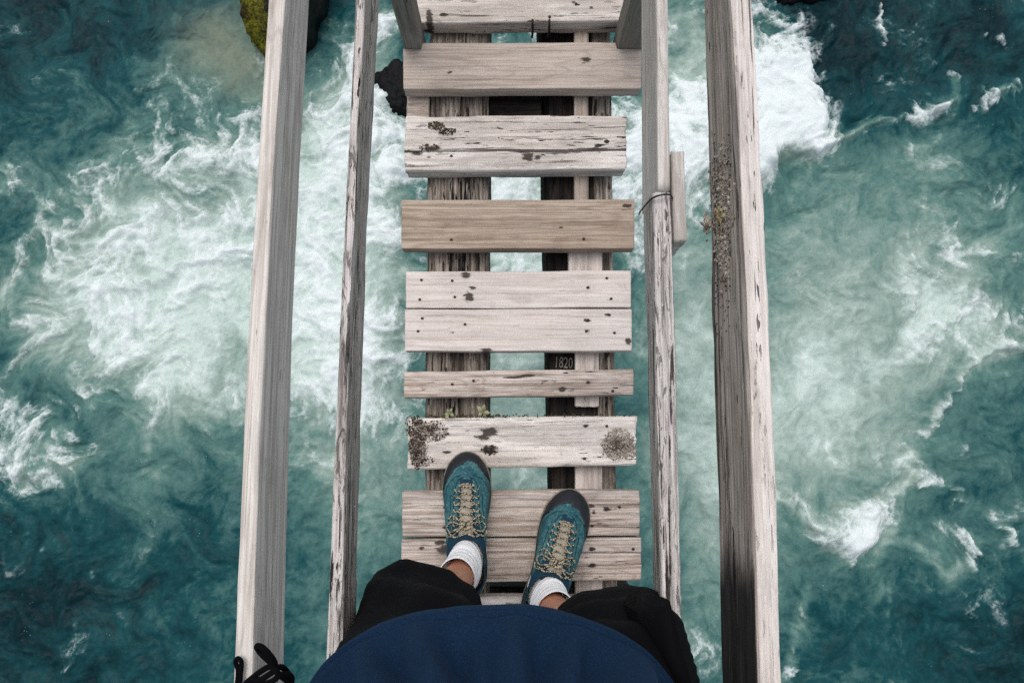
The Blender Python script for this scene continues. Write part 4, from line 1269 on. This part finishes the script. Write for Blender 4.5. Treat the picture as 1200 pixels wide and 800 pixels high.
for s, sx, hz, hxr in (('L', -1, .945, -.2), ('R', 1, .865, .222)):
    joints.update({'sh' + s: (sx * .165, -.345, 1.345, .052), 'ua' + s: (sx * .235, -.385, 1.22, .043), 'el' + s: (sx * .275, -.44, 1.10, .036),
                   'fa' + s: ((sx * .275 + hxr) / 2 + sx * .01, -.43, (1.10 + hz + .03) / 2 + .01, .034), 'wr' + s: (hxr, -.415, hz + .03, .024), 'pa' + s: (hxr - sx * 0, -.375, hz + .012, .026), 'kn_' + s: (hxr, -.345, hz + .006, .024)})
    edges += [('chest', 'sh' + s), ('sh' + s, 'ua' + s), ('ua' + s, 'el' + s), ('el' + s, 'fa' + s), ('fa' + s, 'wr' + s), ('wr' + s, 'pa' + s), ('pa' + s, 'kn_' + s)]
    for f, (dx, dy, ln) in enumerate([(-.022, .006, .9), (-.008, .012, 1.0), (.007, .010, .95), (.020, .004, .78)]):
        a, b, c = f'f{f}a{s}', f'f{f}b{s}', f'f{f}c{s}'
        bx, by, bz = hxr + dx * 1.0, -.345 + dy, hz + .008
        joints[a] = (bx, by + .006, bz, .0095); joints[b] = (bx + dx * .1, by + .032 * ln, bz + .003, .0085); joints[c] = (bx + dx * .1, by + .056 * ln, bz - .010, .0075)
        edges += [('kn_' + s, a), (a, b), (b, c)]
    tx = -sx
    joints['t1' + s] = (hxr + tx * .030, -.385, hz + .004, .0105); joints['t2' + s] = (hxr + tx * .036, -.362, hz - .014, .0095); joints['t3' + s] = (hxr + tx * .033, -.345, hz - .034, .008)
    edges += [('pa' + s, 't1' + s), ('t1' + s, 't2' + s), ('t2' + s, 't3' + s)]
names = list(joints)
bme = bpy.data.meshes.new('body')
bme.from_pydata([joints[k][:3] for k in names], [(names.index(a), names.index(b)) for a, b in edges], [])
bo = bpy.data.objects.new('body', bme); COL.objects.link(bo)
md = bo.modifiers.new('s', 'SKIN')
bo.modifiers.new('d', 'SUBSURF').levels = 2
for i, k in enumerate(names):
    sv = bme.skin_vertices[0].data[i]; r_ = joints[k][3]
    sv.radius = (r_, r_); sv.use_root = (k == 'pel')
bpy.context.view_layer.update()
ev = bo.evaluated_get(bpy.context.evaluated_depsgraph_get())
nm = bpy.data.meshes.new_from_object(ev)
bo.modifiers.clear(); bo.data = nm; bpy.data.meshes.remove(bme)
nm.name = 'body'; nm.materials.clear(); nm.materials.append(M_SKIN)
nm.polygons.foreach_set('use_smooth', [True] * len(nm.polygons))
# face: nose, brows, eyes and mouth pushed into the head, looking down and ahead
fd = Vector((0, .80, -.60)).normalized(); hc = Vector((0, -.272, 1.56))
upv = Vector((0, .60, .80))
for v in nm.vertices:
    if v.co.z > 1.44 and abs(v.co.x) < .09:
        d = v.co - hc; a, b, c = d.dot(fd), d.x, d.dot(upv)
        if a > .02:
            v.co += fd * (.020 * math.exp(-((b / .012) ** 2 + ((c + .012) / .018) ** 2)) - .008 * math.exp(-(((abs(b) - .03) / .014) ** 2 + ((c - .012) / .012) ** 2))
                          + .006 * math.exp(-((b / .03) ** 2 + ((c + .045) / .01) ** 2)) + .012 * math.exp(-((b / .03) ** 2 + ((c + .075) / .015) ** 2)))
bo.parent = person
bo.matrix_basis = parent_world(person).inverted()
for sx in (-1, 1):                         # eyes as parts
    c = hc + fd * .070 + upv * .012 + Vector((sx * .03, 0, 0))
    bm = bmesh.new(); bmesh.ops.create_icosphere(bm, subdivisions=3, radius=.0115)
    V = [v.co + c for v in bm.verts]; F = [[v.index for v in f.verts] for f in bm.faces]; bm.free()
    mesh_obj('eye', V, F, M_SOCK, person, c)
# hair
bm = bmesh.new(); bmesh.ops.create_icosphere(bm, subdivisions=5, radius=1.0)
V = np.array([v.co for v in bm.verts]); F = [[v.index for v in f.verts] for f in bm.faces]; bm.free()
fdn, upn = np.array(fd), np.array(upv)
keep = (V @ fdn < .45) & (V @ np.array([0, 0, 1.0]) > -.55)
ctr_h = np.array([0, -.283, 1.572])
V2 = V * np.array([.093, .108, .105]) * (1 + .05 * fbm(V[:, 0] * 9, V[:, 1] * 4, V[:, 2] * 4, 3))[:, None] + ctr_h
Fk = [f for f in F if all(keep[i] for i in f)]
mesh_obj('hair', V2, Fk, M_HAIR, person, ctr_h)


# shorts: two loose legs and a seat, one mesh
def cloth_noise(V, amp, sx=14, sz=5, seed=0.0):
    return amp * (fbm(V[:, 0] * sx + seed, V[:, 1] * sx, V[:, 2] * sz, 4))


acc = Acc()
for sx, keys in ((-1, [(.472, -.132, -.272, .092, .094), (.466, -.133, -.272, .098, .100), (.470, -.133, -.272, .1005, .102), (.50, -.133, -.273, .100, .102), (.58, -.130, -.285, .098, .105), (.66, -.122, -.296, .090, .110), (.72, -.108, -.310, .084, .112), (.80, -.075, -.335, .075, .095), (.9, -.05, -.34, .085, .085), (1.0, -.03, -.335, .11, .09)]),
                 (1, [(.472, .142, -.300, .092, .094), (.466, .142, -.300, .097, .099), (.470, .143, -.300, .100, .101), (.50, .143, -.300, .100, .101), (.58, .140, -.305, .098, .105), (.66, .126, -.310, .090, .110), (.72, .106, -.320, .084, .108), (.80, .070, -.335, .075, .095), (.9, .04, -.34, .085, .085), (1.0, .03, -.335, .11, .09)])):
    rg = loft(keys, 72, 60, 2.3)
    V, F = rings_mesh(rg)
    cc = np.repeat(rg.mean(1), rg.shape[1], 0)
    d = V - cc; d[:, 2] = 0; d /= np.maximum(np.linalg.norm(d, axis=1), 1e-6)[:, None]
    V = V + d * (cloth_noise(V, .016, 11, 7, sx * 3.0) + .006 * np.sin(V[:, 2] * 46 + 5 * fbm(V[:, 0] * 7, V[:, 1] * 7, V[:, 2] * 3, 2)) * sstep(.48, .56, V[:, 2]))[:, None]
    # never through the lower rails
    xm = np.where(V[:, 2] < .70, .186 if sx < 0 else .205, 9)
    V[:, 0] = np.clip(V[:, 0], -xm, xm)
    acc.add(V, F)
sh = mesh_obj('shorts', acc.V, acc.F, M_SHORTS, person, (0, -.32, .7))
# open pocket flap standing off the right hip
pf = [at(752, 716, .74), at(770, 712, .745), at(785, 703, .75), at(791, 728, .76), at(799, 762, .78), at(812, 802, .80), at(770, 815, .80), at(752, 770, .78)]
pf = [at(764, 726, .73), at(772, 713, .735), at(785, 703, .74), at(791, 728, .74), at(799, 762, .745), at(812, 802, .75), at(800, 815, .74), at(780, 770, .735)]
bot = [p + Vector((-.012, -.01, -.11)) for p in pf]
Vp = [tuple(p) for p in pf + bot]
npf = len(pf)
Fp = [tuple(range(npf)), tuple(range(2 * npf - 1, npf - 1, -1))] + [(i, (i + 1) % npf, npf + (i + 1) % npf, npf + i) for i in range(npf)]
mesh_obj('pocket_flap', Vp, Fp, M_SHORTS, sh, pf[0], smooth=True)

# shirt: hangs loose, hem standing off the belly
keys = [(.752, -.020, -.330, .186, .150), (.742, -.020, -.330, .194, .160), (.742, -.020, -.330, .200, .1655), (.750, -.020, -.330, .202, .1665), (.772, -.020, -.330, .201, .1635), (.80, -.018, -.330, .198, .158),
        (.86, -.014, -.330, .196, .150), (.94, -.006, -.330, .183, .142), (1.05, 0, -.332, .178, .138), (1.20, 0, -.337, .185, .135), (1.30, 0, -.342, .182, .115), (1.365, 0, -.345, .14, .085), (1.405, 0, -.338, .075, .066), (1.43, 0, -.332, .066, .060)]
rg = loft(keys, 160, 110, 2.35)
V, F = rings_mesh(rg)
cc = np.repeat(rg.mean(1), rg.shape[1], 0)
d = V - cc; d[:, 2] = 0; d /= np.maximum(np.linalg.norm(d, axis=1), 1e-6)[:, None]
an = np.arctan2(d[:, 0], d[:, 1])
fold = (.004 + .010 * sstep(.77, .86, V[:, 2])) * fbm(an * 2.2 + 1.5 * V[:, 2], V[:, 2] * 3.0, 3.3, 3)
hz_ = V[:, 2] - .742
for a0, k_, am, wd_ in ((-.78, 2.9, .017, .07), (-.42, 1.3, .022, .10), (-.10, .4, .012, .06), (.16, -1.0, .020, .09), (.52, -2.1, .016, .07), (.86, -1.6, .022, .10)):
    dd = an - a0 - k_ * hz_ * .45 - .05 * fbm(V[:, 2] * 9 + a0 * 7, a0, 2.0, 2)
    fold = fold + 1.15 * am * (-.15 + np.exp(-(dd / wd_) ** 2) - .55 * np.exp(-((dd - 1.7 * wd_) / wd_) ** 2)) * sstep(.762, .83, V[:, 2]) * (1 - sstep(.95, 1.15, V[:, 2]))
seam = -.011 * np.exp(-((V[:, 2] - .768 - .004 * fbm(an * 2, 0.2, 1.0, 2)) / .0035) ** 2)
V = V + d * (fold + seam)[:, None]
acc = Acc(); acc.add(V, F)
for sx in (-1, 1):
    p = [Vector((sx * .12, -.345, 1.345)), Vector((sx * .175, -.35, 1.335)), Vector((sx * .215, -.37, 1.265)), Vector((sx * .245, -.395, 1.19))]
    V_, F_ = tube(smooth_path(p, 8), .068, 28, False, list(np.linspace(1.05, .95, 25)))
    acc.add(V_, F_)
mesh_obj('shirt', acc.V, acc.F, M_SHIRT, person, (0, -.33, 1.0))

# ------------------------------------------------------------------ cord on the left handrail
zc = 0.926
pts = [(277, 806), (279, 786), (276, 775), (279, 771), (283, 776), (282, 790), (281, 806)]
acc = Acc()
V, F = tube(smooth_path([at(x, y, zc) for x, y in pts], 6), .0017, 8); acc.add(V, F)
loopy = [(288, 800, .924), (300, 790, .93), (312, 782, .94), (322, 778, .945), (317, 768, .95), (307, 758, .95), (301, 757, .945), (305, 764, .94), (316, 775, .945), (325, 788, .95), (334, 795, .94), (340, 800, .93),
         (336, 786, .93), (328, 781, .94), (318, 788, .945), (305, 796, .935), (296, 795, .928), (300, 803, .928), (318, 798, .945), (330, 790, .945), (341, 792, .935), (339, 803, .93), (320, 808, .93), (290, 808, .925)]
V, F = tube(smooth_path([at(x, y, z) for x, y, z in loopy], 6), .0021, 9); acc.add(V, F)
c0 = at(310, 800, .92)
tag(mesh_obj('cord', acc.V, acc.F, M_CORD, None, c0), 'knotted black cord with a small loop lying on the left handrail', 'cord')

# ------------------------------------------------------------------ camera, light, world
cam = bpy.data.cameras.new('camera'); co_ = bpy.data.objects.new('camera', cam); COL.objects.link(co_)
co_.location = (0, 0, H); co_.rotation_euler = (TILT, 0, 0)
cam.sensor_width = 36; cam.sensor_fit = 'HORIZONTAL'; cam.lens = FPX / 1200 * 36
cam.clip_start = 0.01; cam.clip_end = 2000
scene.camera = co_

SUN_EL, SUN_AZ = R(72), R(-15)     # high, ahead and a little to the left, behind cloud
sun = bpy.data.lights.new('sun', 'SUN'); so = bpy.data.objects.new('sun', sun); COL.objects.link(so)
sun.energy = 1.1; sun.angle = R(36); sun.color = (1.0, .955, .90)
dirv = Vector((math.sin(SUN_AZ) * math.cos(SUN_EL), math.cos(SUN_AZ) * math.cos(SUN_EL), math.sin(SUN_EL)))
so.rotation_euler = dirv.to_track_quat('Z', 'Y').to_euler()
so.location = dirv * 20
wd = bpy.data.worlds.new('World'); scene.world = wd; wd.use_nodes = True
nt = wd.node_tree
sky = nt.nodes.new('ShaderNodeTexSky'); sky.sky_type = 'NISHITA'; sky.sun_disc = False
sky.sun_elevation = SUN_EL; sky.sun_rotation = SUN_AZ
sky.dust_density = 3.0; sky.air_density = 1.0; sky.ozone_density = 1.0
bg = nt.nodes['Background']; hs = nt.nodes.new('ShaderNodeHueSaturation'); hs.inputs['Saturation'].default_value = 0.4     # veiled, cloudy sky
nt.links.new(sky.outputs[0], hs.inputs['Color']); nt.links.new(hs.outputs[0], bg.inputs[0]); bg.inputs[1].default_value = 0.14
scene.view_settings.view_transform = 'Standard'; scene.view_settings.look = 'None'
scene.view_settings.gamma = 1.0; scene.view_settings.use_curve_mapping = False
scene.view_settings.exposure = 0.32
scene.cycles.use_denoising = False
scene.cycles.use_adaptive_sampling = False
